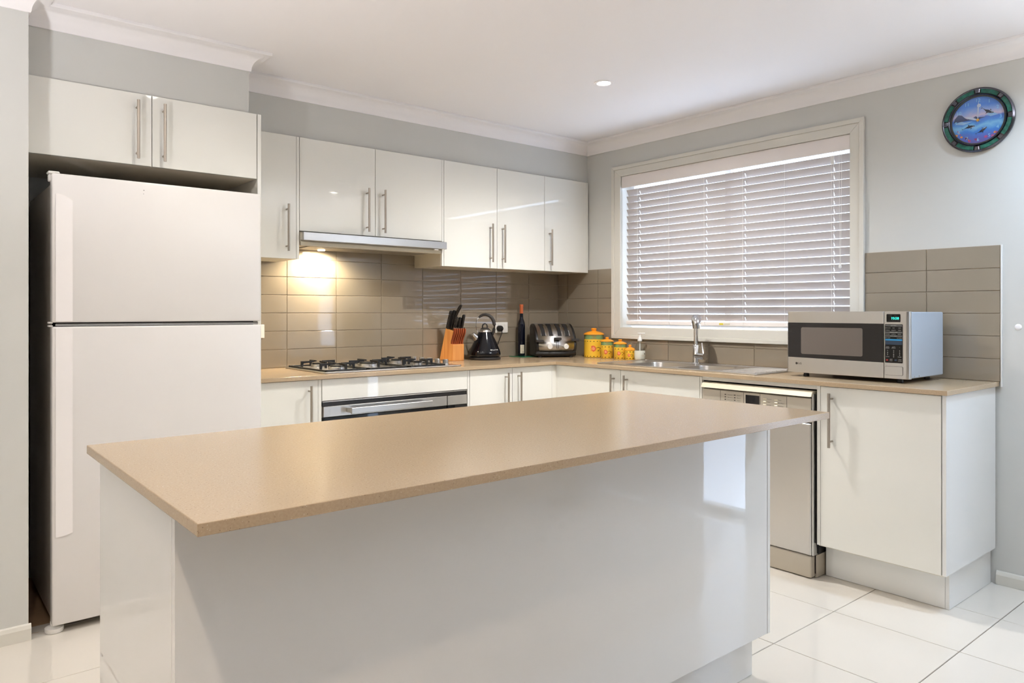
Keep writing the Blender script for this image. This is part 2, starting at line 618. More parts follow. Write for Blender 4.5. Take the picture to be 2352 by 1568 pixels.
def sweep(path, prof):
    n = len(path)
    mb = MB()
    rows = []
    for d, z in prof:
        row = []
        for i, (x, y) in enumerate(path):
            P = Vector((x, y))
            dirs = []
            if i > 0: dirs.append((P - Vector(path[i - 1])).normalized())
            if i < n - 1: dirs.append((Vector(path[i + 1]) - P).normalized())
            ns = [Vector((-q.y, q.x)) for q in dirs]
            if len(ns) == 1: off = ns[0] * d
            else:
                m = (ns[0] + ns[1]); m.normalize()
                off = m * (d / max(0.2, m.dot(ns[0])))
            row.append(mb.bm.verts.new((x + off.x, y + off.y, z)))
        rows.append(row)
    for a, b in zip(rows, rows[1:] + rows[:1]):
        for i in range(n - 1):
            mb.bm.faces.new([a[i], a[i + 1], b[i + 1], b[i]])
    mb.bm.faces.new([r[0] for r in rows]); mb.bm.faces.new([r[-1] for r in rows][::-1])
    return mb


prof = [(0.0, 2.3185), (0.007, 2.3185), (0.009, 2.324)]
for k in range(9):
    a = math.radians(90 * k / 8)
    prof.append((0.009 + 0.061 * (1 - math.cos(a)), 2.324 + 0.061 * math.sin(a)))
prof += [(0.078, 2.3855), (0.080, 2.388), (0.080, 2.3995), (0.0, 2.3995)]
struct(sweep(path, prof).build('trim_1', 'cornice', smooth=True, angle=25))


def skirting(name, pts):
    prof = [(0, 0.0005), (.013, 0.0005), (.013, .043), (.008, .056), (.004, .060), (0, .060)]
    return struct(sweep(pts, prof).build(name, 'trim'))


skirting('baseboard_right', [(0, DOOR[1] + .066), (0, -2.81)])
skirting('baseboard_left', [(PIER_X + .008, PIER_Y), (WX0, PIER_Y)])
skirting('baseboard_rear', [(WX0, WY0), (0, WY0), (0, DOOR[0] - .066)])

# ------------------------------------------------------------------ wall tiles
def clip_tiles(a0, a1, z0, z1, cols, keep, place, par):
    """cols: joint positions (descending from the corner); keep(pa0,pa1,pz0,pz1)-> list of rects"""
    cache = {}
    edges = sorted([c for c in cols if a0 < c < a1] + [a0, a1])
    nrow = int(math.ceil((z1 - z0 - 1e-6) / TR))
    for r in range(nrow):
        q0, q1 = z0 + r * TR, min(z1, z0 + (r + 1) * TR)
        for p0, p1 in zip(edges, edges[1:]):
            for (b0, b1, c0, c1) in keep(p0, p1, q0, q1):
                if b1 - b0 < .01 or c1 - c0 < .006: continue
                g = GR / 2
                w, h = round(b1 - b0 - 2 * g, 4), round(c1 - c0 - 2 * g, 4)
                if (w, h) not in cache:
                    cache[(w, h)] = place(None, w, h)
                o = bpy.data.objects.new('wall_tile', cache[(w, h)])
                C.objects.link(o)
                place(o, (b0 + b1) / 2, (c0 + c1) / 2)
                o.parent = par


ZS = 0.9005
ang = 0.0035


def place_back(o, a, b):
    if o is None:
        t = MB().box(-a / 2, a / 2, -TT, -.001, -b / 2, b / 2, bevel=.0014, seg=2).build('wall_tile', 'tile')
        me = t.data; bpy.data.objects.remove(t); return me
    o.location = (a, random.uniform(-.0003, .0003), b)
    o.rotation_euler = (random.uniform(-ang, ang), 0, random.uniform(-ang, ang))


def place_right(o, a, b):
    if o is None:
        t = MB().box(-TT, -.001, -a / 2, a / 2, -b / 2, b / 2, bevel=.0014, seg=2).build('wall_tile', 'tile')
        me = t.data; bpy.data.objects.remove(t); return me
    o.location = (random.uniform(-.0003, .0003), a, b)
    o.rotation_euler = (0, random.uniform(-ang, ang), random.uniform(-ang, ang))


cols_b = [-.3014 - TC * k for k in range(9)]
clip_tiles(-2.498, -TT, ZS, ZS + 6 * TR, cols_b, lambda *q: [q], place_back, wb)
clip_tiles(-2.176, -1.262, ZS + 6 * TR, ZS + 8 * TR, cols_b, lambda *q: [q], place_back, wb)
MB().box(-2.498, -.001, -.0055, -.0002, ZS, ZS + 6 * TR).build('grout_bed', 'grout', wb)
MB().box(-2.176, -1.262, -.0055, -.0002, ZS + 6 * TR, ZS + 8 * TR).build('grout_bed', 'grout', wb)

cols_r = [-.1043 - TC * k for k in range(10)]
AW = (-2.236, -0.540, 1.031, 2.199)       # outer architrave


def keep_right(p0, p1, q0, q1):
    out = []
    # part left of the window (towards the corner)
    if p1 > AW[1]: out.append((max(p0, AW[1]), p1, q0, q1))
    if p0 < AW[0]: out.append((p0, min(p1, AW[0]), q0, q1))
    m0, m1 = max(p0, AW[0]), min(p1, AW[1])
    if m1 > m0 and q0 < AW[2]: out.append((m0, m1, q0, min(q1, AW[2])))
    # merge a tile that is not cut by the window at all
    if len(out) > 1 and q1 <= AW[2] + 1e-6:
        return [(p0, p1, q0, q1)]
    return out


clip_tiles(-2.826, -.001, ZS, ZS + 6 * TR, cols_r, keep_right, place_right, wr)
MB().box(-.0055, -.0002, -2.826, -.001, ZS, AW[2]).build('grout_bed', 'grout', wr)
MB().box(-.0055, -.0002, AW[1], -.001, AW[2], ZS + 6 * TR).build('grout_bed', 'grout', wr)
MB().box(-.0055, -.0002, -2.826, AW[0], AW[2], ZS + 6 * TR).build('grout_bed', 'grout', wr)
MB().box(-.011, -.0002, -2.832, -2.827, .878, ZS + 6 * TR + .002, bevel=.001).build('edge_trim', 'whiteplastic', wr)
# filled plaster patch beside the tiles
pp = MB()
pp.lathe([(.014, -.0002), (.012, -.0018), (.006, -.0024), (0.0, -.0024)], (0, -2.891, 1.145), 14, 'x', caps=False)
pp.build('plaster_patch', 'ceiling', wr, smooth=True)

# ------------------------------------------------------------------ window with timber frame and blind
w1 = struct_root('window_1', (0, -1.39, 1.03))


def mitre(mb_name, o4, i4, x0, x1, material, par):
    oy0, oy1, oz0, oz1 = o4; iy0, iy1, iz0, iz1 = i4
    fn = lambda u, v, t: (t, u, v)
    for pl in ([(oy0, oz0), (oy1, oz0), (iy1, iz0), (iy0, iz0)], [(oy0, oz1), (oy1, oz1), (iy1, iz1), (iy0, iz1)],
               [(oy0, oz0), (oy0, oz1), (iy0, iz1), (iy0, iz0)], [(oy1, oz0), (oy1, oz1), (iy1, iz1), (iy1, iz0)]):
        MB().prism(pl, fn, x0, x1, bevel=.0018).build(mb_name, material, par)


mid = (AW[0] + .024, AW[1] - .024, AW[2] + .024, AW[3] - .024)
inn = (WIN[0] + .002, WIN[1] - .002, WIN[2] + .002, WIN[3] - .002)
mitre('architrave', AW, mid, -.022, -.0005, 'trim', w1)
mitre('architrave', mid, inn, -.017, -.0005, 'trim', w1)
mitre('reveal', (WIN[0] - .001, WIN[1] + .001, WIN[2] - .001, WIN[3] + .001), (WIN[0] + .003, WIN[1] - .003, WIN[2] + .003, WIN[3] - .003), .0, .118, 'trim', w1)
sa = (WIN[0] + .012, WIN[1] - .012, WIN[2] + .012, WIN[3] - .012)
mitre('sash', sa, (sa[0] + .035, sa[1] - .035, sa[2] + .035, sa[3] - .035), .075, .105, 'whiteplastic', w1)
MB().box(.075, .105, -1.41, -1.37, sa[2] + .03, sa[3] - .03).build('sash', 'whiteplastic', w1)
MB().box(.088, .092, sa[0] + .03, sa[1] - .03, sa[2] + .03, sa[3] - .03).build('pane', 'pane', w1)

bl = thing('venetian_blind', 'white slatted blind lowered over the kitchen window', 'blind', (0.02, -1.39, 2.12))
by0, by1 = WIN[0] + .016, WIN[1] - .016
MB().box(-.006, .004, WIN[0] + .005, WIN[1] - .005, 2.049, 2.127, bevel=.002).build('valance', 'blindrail', bl)
MB().box(.006, .055, by0, by1, 2.085, 2.117, bevel=.002).build('head_rail', 'blindrail', bl)
pitch, sw, tilt = 0.0442, 0.0435, math.radians(60)
zb = 1.1765
nsl = 20
sly0, sly1 = by0 + .002, by1 - .012
slat_me = None
for k in range(nsl):
    zc = zb + k * pitch
    if slat_me is None:
        mb = MB()
        holes = [[(yy - .0022, -.017), (yy + .0022, -.017), (yy + .0022, .004), (yy - .0022, .004)] for yy in (-2.059, -1.535, -1.27, -.749)]
        # v: across the slat, + = upper edge on the room side
        mb.plate([(sly0, -sw / 2), (sly1, -sw / 2), (sly1, sw / 2), (sly0, sw / 2)], holes,
                 lambda u, v, t: (-v * math.cos(tilt) - t * math.sin(tilt), u, v * math.sin(tilt) - t * math.cos(tilt)), -.0014, .0014)
        o = mb.build('slat', 'blind', bl, world=False)
        slat_me = o.data
        for v in slat_me.vertices: v.co.y += 1.39
    else:
        o = bpy.data.objects.new('slat', slat_me)
        C.objects.link(o); o.parent = bl
    o.location = (0.010, 0, zc - 2.12)
MB().box(.012, .046, sly0, sly1, 1.1275, 1.1515, bevel=.003).build('bottom_rail', 'blindrail', bl)
for yy, double in ((-.749, 1), (-1.005, 0), (-1.27, 1), (-1.535, 1), (-1.795, 0), (-2.059, 1)):
    mb = MB()
    mb.cyl((.004, yy, 2.09), (.006, yy, 1.135), .0011 if double else .0009, 6)
    mb.build('ladder_cord', 'cord', bl)
    mb = MB()
    mb.lathe([(0, -.002), (.004, -.0018), (.005, 0.0)], (.0125, yy - .006, 1.1375), 10, 'x', caps=False)
    mb.build('cord_button', 'whiteplastic', bl, smooth=True)
MB().cyl((-.006, -2.075, 2.05), (-.006, -2.078, 1.20), .0012, 6).build('tilt_cord', 'cord', bl)
MB().cyl((-.006, -2.105, 2.05), (-.006, -2.108, 1.46), .0012, 6).build('pull_cord', 'cord', bl)
MB().cyl((-.006, -2.118, 2.05), (-.006, -2.112, 1.46), .0012, 6).build('pull_cord', 'cord', bl)
for y_, z_ in ((-2.109, 1.452), (-2.078, 1.192)):
    MB().lathe([(0, .012), (.004, .010), (.007, 0), (.0075, -.008), (.005, -.013), (0, -.014)], (-.006, y_, z_), 12, caps=False).build('cord_knob', 'whiteplastic', bl, smooth=True)
MB().box(-.010, -.003, -2.078, -2.062, 1.985, 2.03, bevel=.002).build('cord_clip', 'whiteplastic', bl)
MB().box(.0108, .0115, -1.40, -1.372, 1.134, 1.144).build('warning_label', 'yellow_ink', bl)
MB().box(.0108, .0115, -1.445, -1.404, 1.134, 1.144).build('warning_label', 'paper', bl)

# sheer curtain drawn over most of the nearer glass door
cu = MB()
rows = []
for k in range(101):
    rows.append((-.06 + .020 * math.sin(k * 1.15), -4.99 + 1.045 * k / 100))
for (a, b) in zip(rows, rows[1:]):
    cu.poly([(a[0], a[1], .02), (b[0], b[1], .02), (b[0], b[1], 2.12), (a[0], a[1], 2.12)])
tag(cu.build('curtain', 'curtain', smooth=True, angle=80), 'white sheer curtain hanging at the side glass door', 'curtain')

# ------------------------------------------------------------------ cabinets
FY, FX = -0.58, -0.58                      # base door faces
UY = -0.315                                # wall cabinet door faces
KZ = 0.150
HST = 0.033                                # handle stand-off
DT = 0.018


def P(run, a, d, z):
    """run 'x': along the back wall (faces -y); run 'y': along the window wall (faces -x)"""
    return (a, d, z) if run == 'x' else (d, a, z)


def pbox(run, a0, a1, d0, d1, z0, z1, bevel=.0012):
    m = MB()
    return m.box(a0, a1, d0, d1, z0, z1, bevel) if run == 'x' else m.box(d0, d1, a0, a1, z0, z1, bevel)


def handle(run, a, front, z0, z1, par):
    m = MB()
    m.cyl(P(run, a, front - HST, z0), P(run, a, front - HST, z1), .0062, 12)
    for z in (z0 + .026, z1 - .026):
        m.cyl(P(run, a, front - HST, z), P(run, a, front, z), .0042, 8)
    o = m.build('handle', 'nickel', par, smooth=True)
    return o


def door(run, a0, a1, z0, z1, front, par, h=None):
    g = .0014
    a0, a1 = sorted((a0, a1))
    o = pbox(run, a0 + g, a1 - g, front, front + DT, z0, z1).build('door', 'cabinet', par)
    if h:
        handle(run, h[0], front, h[1], h[2], o)
    return o


def cabinet(name, label, run, a0, a1, z0, z1, front, back, doors, fillers=(), group=None, ctop=None):
    a0, a1 = sorted((a0, a1))
    mid_ = (a0 + a1) / 2
    t = thing(name, label, 'cabinet', P(run, mid_, (front + back) / 2, z0), 0, group)
    pbox(run, a0 + .0005, a1 - .0005, front + DT + .002, back, z0 + .001, (z1 - .0005) if ctop is None else ctop, 0).build('carcass', 'carcass', t)
    for d in doors:
        door(run, *d, t) if len(d) == 5 else door(run, d[0], d[1], d[2], d[3], d[4], t, d[5])
    for (f0, f1, fz0, fz1) in fillers:
        pbox(run, min(f0, f1) + .0006, max(f0, f1) - .0006, front + .001, front + DT + .002, fz0, fz1).build('filler_strip', 'cabinet', t)
    return t


UZ0, UZ1 = 1.4875, 2.1255
hz = (1.525, 1.767)
cabinet('wall_cabinet', 'narrow wall cabinet squeezed between the fridge panel and the rangehood', 'x', -2.498, -2.179, UZ0, UZ1, UY, -.0105,
        [(-2.498, -2.195, UZ0, UZ1, UY, (-2.251, *hz))], [(-2.195, -2.179, UZ0, UZ1)], 'gloss ivory wall cabinets')
cabinet('wall_cabinet', 'wide two-door wall cabinet directly above the rangehood', 'x', -2.179, -1.2735, 1.636, UZ1, UY, -.012,
        [(-2.179, -1.728, 1.636, UZ1, UY, (-1.784, 1.655, 1.897)), (-1.728, -1.2735, 1.636, UZ1, UY, (-1.681, 1.655, 1.897))], (), 'gloss ivory wall cabinets')
cabinet('wall_cabinet', 'two-door wall cabinet over the knife block and kettle', 'x', -1.2735, -.432, UZ0, UZ1, UY, -.0105,
        [(-1.258, -.845, UZ0, UZ1, UY, (-.905, *hz)), (-.845, -.432, UZ0, UZ1, UY, (-.805, *hz))], [(-1.2735, -1.258, UZ0, UZ1)], 'gloss ivory wall cabinets')
cabinet('wall_cabinet', 'single-door wall cabinet ending in the corner by the window', 'x', -.432, -.0105, UZ0, UZ1, UY, -.0105,
        [(-.432, -.029, UZ0, UZ1, UY, (-.392, *hz))], [(-.029, -.0105, UZ0, UZ1)], 'gloss ivory wall cabinets')

FCY = -.612
cabinet('wall_cabinet', 'deep two-door cabinet hung above the white fridge', 'x', -3.428, -2.519, 1.826, 2.1255, FCY, -.002,
        [(-3.428, -2.972, 1.826, 2.1255, FCY, (-3.032, 1.848, 2.091)), (-2.972, -2.519, 1.826, 2.1255, FCY, (-2.928, 1.848, 2.091))], (), 'gloss ivory wall cabinets')
ep = MB().box(-2.5165, -2.5, FCY, -.002, 0.001, 2.1255, bevel=.001).build('end_panel', 'cabinet')
tag(ep, 'tall narrow ivory panel between the fridge and the benchtop', 'panel')
ep.name = 'tall_panel'

BZ0, BZ1 = .159, .8768
bh = (.61, .851)


def kick(run, a0, a1, d0, par, d1=None):
    pbox(run, min(a0, a1), max(a0, a1), d0, (d0 + .016) if d1 is None else d1, .001, KZ).build('kickboard', 'panel', par)


def base(label, run, a0, a1, doors, fillers=(), ctop=None):
    t = cabinet('base_cabinet', label, run, a0, a1, KZ, .8795, FY, -.012, doors, fillers, 'ivory base cabinets', ctop)
    kick(run, a0, a1, -.50, t)
    return t


base('single-door base cabinet beside the fridge, left of the oven', 'x', -2.498, -2.181,
     [(-2.498, -2.199, BZ0, BZ1, FY, (-2.250, *bh))], [(-2.199, -2.181, BZ0, BZ1)])
base('two-door base cabinet right of the oven, below the kettle', 'x', -1.2795, -.581,
     [(-1.264, -.943, BZ0, BZ1, FY, (-.999, *bh)), (-.943, -.615, BZ0, BZ1, FY, (-.899, *bh))], [(-1.2795, -1.264, BZ0, BZ1), (-.615, -.5785, BZ0, BZ1)])
base('two-door sink base cabinet under the window, left of the dishwasher', 'y', -.5780, -1.6665,
     [(-.597, -1.114, BZ0, BZ1, FX, (-1.067, *bh)), (-1.114, -1.6535, BZ0, BZ1, FX, (-1.166, *bh))], [(-1.6535, -1.6665, BZ0, BZ1), (-.597, -.5660, BZ0, BZ1)], .70)
ec = cabinet('base_cabinet', 'end base cabinet under the microwave, right of the dishwasher', 'y', -2.279, -2.793, KZ, .8795, FX, -.012,
             [(-2.296, -2.792, BZ0, BZ1, FX, (-2.351, *bh))], [(-2.296, -2.279, BZ0, .8795)], 'ivory base cabinets')
kick('y', -2.279, -2.775, -.495, ec)
MB().box(FX + .001, -.014, -2.809, -2.7935, BZ0, .8795, bevel=.001).build('end_panel', 'panel', ec)
MB().box(-.495, -.016, -2.791, -2.776, .001, BZ0, bevel=.001).build('kickboard', 'panel', ec)
# frame around the dishwasher opening
MB().box(FX + .004, FX + .02, -2.279, -1.6665, .860, .8795, bevel=.001).build('top_rail', 'cabinet', ec)

# oven housing: panel above the oven
oh = thing('oven_housing', 'ivory oven housing with blank panel under the cooktop', 'cabinet', (-1.73, -.3, KZ))
MB().box(-2.180, -2.164, FY + .02, -.012, KZ, .8795).build('side_panel', 'carcass', oh)
MB().box(-1.296, -1.2805, FY + .02, -.012, KZ, .8795).build('side_panel', 'carcass', oh)
MB().box(-2.1785, -1.281, FY, FY + DT, .770, .8768, bevel=.0012).build('blank_panel', 'cabinet', oh)
MB().box(-2.164, -1.296, FY + .03, -.012, .772, .79).build('shelf', 'carcass', oh)
MB().box(-2.164, -1.296, FY + .03, -.012, .15, .166).build('shelf', 'carcass', oh)
kick('x', -2.180, -1.2805, -.50, oh)

# oven
ov = thing('oven', 'black glass built-in oven with long steel handle', 'oven', (-1.73, -.35, .17))
MB().box(-2.160, -1.300, FY + .032, -.06, .168, .765).build('body', 'darkgap', ov)
MB().box(-2.176, -1.2835, FY + .004, FY + .03, .742, .762, bevel=.001).build('vent_grille', 'black', ov)
MB().box(-2.176, -1.2835, FY + .000, FY + .02, .7625, .7665, bevel=.001).build('top_trim', 'steel_x', ov)
od = MB().box(-2.172, -1.424, FY + .001, FY + .03, .175, .686, bevel=.001).build('door', 'blackglass', ov)
MB().box(-2.172, -1.424, FY - .001, FY + .028, .6885, .7405, bevel=.0015).build('door_strip', 'steel_x', od)
hb = MB()
hb.box(-2.045, -1.556, FY - .056, FY - .040, .701, .731, bevel=.002)
hb.box(-2.045, -2.018, FY - .042, FY - .0005, .704, .728, bevel=.002)
hb.box(-1.583, -1.556, FY - .042, FY - .0005, .704, .728, bevel=.002)
hb.build('handle', 'steel_x', od)
MB().box(-1.419, -1.2835, FY - .001, FY + .028, .6885, .7405, bevel=.0015).build('control_strip', 'steel_x', ov)
MB().box(-1.419, -1.2835, FY + .001, FY + .03, .175, .686, bevel=.001).build('control_panel', 'blackglass', ov)
MB().lathe([(.017, 0), (.016, -.018), (.013, -.021), (0, -.021)], (-1.352, FY + .001, .62), 20, 'y', caps=False).build('knob', 'steel', ov, smooth=True)
MB().lathe([(.017, 0), (.016, -.018), (.013, -.021), (0, -.021)], (-1.352, FY + .001, .54), 20, 'y', caps=False).build('knob', 'steel', ov, smooth=True)

# rangehood
rh = thing('rangehood', 'slide-out rangehood with brushed steel front and lit lamp', 'rangehood', (-1.72, -.2, 1.56))
MB().box(-2.172, -1.262, -.352, -.332, 1.586, 1.6285, bevel=.0015).build('front_visor', 'steel_x', rh)
MB().box(-2.168, -1.266, -.332, -.30, 1.5905, 1.6005, bevel=.001).build('visor_tray', 'whiteplastic', rh)
MB().box(-2.170, -1.2745, -.30, -.012, 1.566, 1.634, bevel=.002).build('body', 'carcass', rh)
MB().box(-2.170, -1.2745, -.31, -.295, 1.560, 1.583, bevel=.002).build('front_lip', 'creamplastic', rh)
MB().box(-2.10, -1.34, -.27, -.06, 1.561, 1.567, bevel=.001).build('filter', 'filter', rh)
MB().box(-2.03, -1.66, -.29, -.272, 1.5585, 1.566, bevel=.001).build('lamp_lens', 'clear', rh)
MB().lathe([(0, 0), (.019, .0), (.022, .006)], (-1.955, -.105, 1.5565), 20, caps=False).build('lamp', 'hoodlens', rh)
MB().box(-1.345, -1.318, -.345, -.331, 1.577, 1.586, bevel=.002).build('switch', 'whiteplastic', rh)
ld = bpy.data.lights.new('hood_lamp', 'SPOT')
ld.energy = HOOD_W
ld.color = (1.0, 0.85, 0.60)
ld.shadow_soft_size = .02
ld.spot_size = math.radians(165)
ld.spot_blend = .6
lo = bpy.data.objects.new('hood_lamp', ld)
C.objects.link(lo)
lo.parent = rh
lo.location = Vector((-1.955, -.105, 1.552)) - Vector(rh.location)
lo.rotation_euler = (math.radians(15), 0, 0)

# ------------------------------------------------------------------ benchtops
SINK = (-.505, -.135, -1.035, -1.71)
outer = [(-2.499, -.0008), (-.0008, -.0008), (-.0008, -2.82), (-.6, -2.82), (-.6, -.6), (-2.499, -.6)]
hole = [(-.51, -1.03), (-.13, -1.03), (-.13, -1.715), (-.51, -1.715)]
wt = MB().plate(outer, [hole], lambda u, v, t: (u, v, t), .88, .9).build('benchtop', 'stone')
bv = wt.modifiers.new('edge', 'BEVEL'); bv.width = .0015; bv.segments = 2; bv.limit_method = 'ANGLE'
tag(wt, 'L-shaped sand stone benchtop running under the tiles to the window', 'benchtop')
it = MB().box(-3.460, -1.559, -2.8245, -2.0015, .88, .9, bevel=.0015, seg=2).build('island_benchtop', 'stone')
tag(it, 'long speckled sand stone top of the free-standing island', 'benchtop')

isl = thing('island_cabinet', 'white gloss island base in the foreground', 'cabinet', (-2.5, -2.32, 0))
MB().box(-3.436, -1.5745, -2.6225, -2.6065, .148, .8795, bevel=.0008).build('front_panel', 'panel', isl)
MB().box(-1.573, -1.5575, -2.6235, -2.022, .148, .8795, bevel=.0008).build('end_panel', 'panel', isl)
MB().box(-3.4365, -3.4205, -2.606, -2.024, .148, .8795, bevel=.0008).build('end_panel', 'panel', isl)
MB().box(-3.420, -1.5745, -2.606, -2.043, .150, .879).build('carcass', 'carcass', isl)
MB().box(-3.40, -1.592, -2.578, -2.562, .001, .1475, bevel=.0008).build('kickboard', 'panel', isl)
MB().box(-1.608, -1.592, -2.561, -2.075, .001, .1475, bevel=.0008).build('kickboard', 'panel', isl)
MB().box(-3.4365, -3.4205, -2.561, -2.06, .001, .1475, bevel=.0008).build('kickboard', 'panel', isl)
for k in range(3):
    a = -3.40 + .61 * k
    d = MB().box(a + .0015, a + .6085, -2.042, -2.024, .16, .868, bevel=.001).build('door', 'cabinet', isl)
    m = MB(); m.cyl((a + .56, -1.991, .62), (a + .56, -1.991, .85), .006, 10)
    for z in (.645, .825): m.cyl((a + .56, -1.991, z), (a + .56, -2.024, z), .004, 8)
    m.build('handle', 'nickel', d, smooth=True)

# ------------------------------------------------------------------ fridge
fr = thing('fridge', 'tall white top-freezer fridge standing in the recess', 'fridge', (-2.96, -.42, 0))
MB().box(-3.352, -2.572, -.700, -.10, .040, 1.702, bevel=.004).build('body', 'fridge_side', fr)
fd = MB().box(-3.357, -2.559, -.760, -.706, 1.1715, 1.733, bevel=.006, seg=3).build('freezer_door', 'fridge', fr, smooth=True)
ld_ = MB().box(-3.357, -2.557, -.760, -.706, .032, 1.1555, bevel=.006, seg=3).build('fridge_door', 'fridge', fr, smooth=True)


def grip(z0, z1, arc_top, par):
    a0, a1 = -3.346, -3.290
    pts = []
    n = 8
    for k in range(n + 1):
        u = k / n
        pts.append((a0 + (a1 - a0) * u, (z1 - .022 * u * u) if arc_top else z1))
    low = [(a0 + (a1 - a0) * k / n, (z0 + .010 * (k / n) ** 2) if not arc_top else z0) for k in range(n + 1)]
    outl = low + pts[::-1]
    MB().prism(outl, lambda u, v, t: (u, t, v), -.7632, -.7590).build('grip_panel', 'fridge_handle', par)


grip(1.176, 1.656, True, fd)
grip(.365, 1.150, False, ld_)
MB().box(-3.350, -2.575, -.712, -.699, 1.150, 1.178).build('gasket', 'darkgap', fr)
MB().box(-3.345, -2.568, -.752, -.712, 1.158, 1.167, bevel=.002).build('middle_strip', 'chrome', fr)
MB().box(-3.368, -3.33, -.745, -.700, 1.733, 1.742, bevel=.003).build('hinge_cover', 'whiteplastic', fr)
MB().box(-3.364, -3.345, -.735, -.700, 1.706, 1.733, bevel=.003).build('hinge_cover', 'whiteplastic', fr)
for zz in (1.158, 1.171):
    MB().box(-3.366, -3.352, -.74, -.71, zz - .003, zz + .003, bevel=.001).build('hinge', 'whiteplastic', fr)
for xx in (-3.335, -2.60):
    MB().lathe([(.030, 0.001), (.032, .006), (.032, .018), (.014, .024), (.014, .042)], (xx - .01, -.722, 0), 18).build('foot', 'whiteplastic', fr, smooth=True)
for xx in (-3.30, -2.62):
    MB().lathe([(.02, 0.001), (.02, .041)], (xx, -.16, 0), 12).build('foot', 'black', fr)
MB().box(-3.34, -2.58, -.690, -.675, .012, .045).build('toe_grille', 'greyplastic', fr)
mk = MB()
mk.box(-3.041, -3.037, -.7606, -.7598, 1.6985, 1.7005)
mk.build('scuff_mark', 'ink', fd)
mk = MB()
mk.box(-3.041, -3.039, -.7606, -.7598, 1.684, 1.686)
mk.build('scuff_mark', 'ink', fd)

# ------------------------------------------------------------------ dishwasher
dw = thing('dishwasher', 'freestanding steel dishwasher with cream handle strip', 'dishwasher', (-.3, -1.972, 0))
DX = -.600
MB().box(DX + .035, -.03, -2.268, -1.678, .02, .838).build('body', 'black', dw)
MB().box(DX - .000, DX + .035, -2.262, -1.682, .106, .705, bevel=.004).build('door', 'steel_y', dw)
MB().box(DX + .006, DX + .045, -2.272, -2.2625, .106, .840, bevel=.002).build('side_trim', 'steel', dw)
MB().box(DX + .04, DX + .05, -2.276, -1.672, .112, .845).build('door_seal', 'darkgap', dw)
cp = MB().box(DX - .000, DX + .035, -2.262, -1.682, .709, .8195, bevel=.003).build('control_panel', 'greyplastic', dw)
fn = lambda u, v, t: (u, t, v)
MB().prism([(DX - .012, .826), (DX + .045, .826), (DX + .045, .852), (DX + .018, .852), (DX + .004, .848)], fn, -2.268, -1.680, bevel=.002).build('handle_strip', 'creamplastic', dw)
MB().box(DX - .0008, DX + .002, -2.006, -1.932, .764, .808, bevel=.0006).build('display', 'display', cp)
for y in (-1.791, -1.921, -2.010, -2.146):
    MB().box(DX - .0006, DX + .001, y - .0008, y + .0008, .715, .818).build('panel_seam', 'ink', cp)
for i, (y, z) in enumerate([(-2.035, .797), (-2.035, .783), (-2.035, .769), (-2.093, .797), (-2.093, .783), (-2.093, .769)]):
    MB().box(DX - .003, DX + .001, y - .009, y + .009, z - .004, z + .004, bevel=.0015).build('button', 'creamplastic', cp)
tm = MB()
for y0_, wds in ((-1.825, ('Intensive 1', 'Normal 2', 'Economy 3')), (-1.878, ('Quick 4', 'Glass 5', 'Soak 6'))):
    for k, wd in enumerate(wds):
        zt = .800 - .0125 * k
        tm.box(DX - .0010, DX - .0002, y0_ + .001, y0_ + .010, zt - .002, zt + .002)
        add_text(tm, wd, .0075, lambda u, v: (DX - .0008, y0_ - .006 - u, zt + v), 'LEFT')
for y0_, wds in ((-2.048, ('Program', 'Delay', 'On/Off')), (-2.105, ('Power', 'Start/Pause', 'Child lock'))):
    for k, wd in enumerate(wds):
        zt = .797 - .014 * k
        add_text(tm, wd, .0062, lambda u, v: (DX - .0008, y0_ - .0 - u, zt + v), 'LEFT')
tm = tm.build('lettering', 'ink', cp); tm['kind'] = 'stuff'
fnk = lambda u, v, t: (u, t, v)
MB().prism([(-.598, .004), (-.598, .103), (-.56, .103), (-.56, .004)], fnk, -2.262, -1.685, bevel=.004).build('kick_plate', 'greyplastic', dw)
MB().box(-.565, -.05, -2.2715, -2.2625, .004, .104).build('side_plate', 'greyplastic', dw)

# ------------------------------------------------------------------ cooktop
CT = (-2.150, -1.292, -.545, -.055)
ck = thing('gas_cooktop', 'five-burner steel gas cooktop with black iron trivets', 'cooktop', (-1.72, -.3, .9))
outer = rrect(CT[0], CT[1], CT[2], CT[3], .012)
tray = MB()
tray.prism(outer, lambda u, v, t: (u, v, t), .9003, .908, bevel=.002)
tray.build('tray', 'steel_x', ck)


def grate(x0, x1, y0, y1, centres, par):
    g = MB()
    z0, z1, z2 = .909, .9165, .944
    b = .0045
    for (a, c_, d, e) in ((x0, x1, y0, y0 + 2 * b), (x0, x1, y1 - 2 * b, y1), (x0, x0 + 2 * b, y0, y1), (x1 - 2 * b, x1, y0, y1)):
        g.box(a, c_, d, e, z0, z1, bevel=.001)
    for (cx_, cy_, R) in centres:
        for dx, dy in ((1, 0), (-1, 0), (0, 1), (0, -1)):
            # arched finger: rises from the frame to the pot level and runs in towards the burner
            ox = cx_ + dx * R; oy = cy_ + dy * R
            ix = cx_ + dx * .026; iy = cy_ + dy * .026
            prof = [(0, z0), (.010, z0), (.014, z2 - .012), (R - .026, z2 - .007), (R - .026, z2), (0, z2)]
            if dx:
                s = -dx
                g.prism(prof, lambda u, v, t: (ox + s * u, cy_ + t, v), -b, b)
            else:
                s = -dy
                g.prism(prof, lambda u, v, t: (cx_ + t, oy + s * u, v), -b, b)
    return g.build('trivet', 'iron', par)


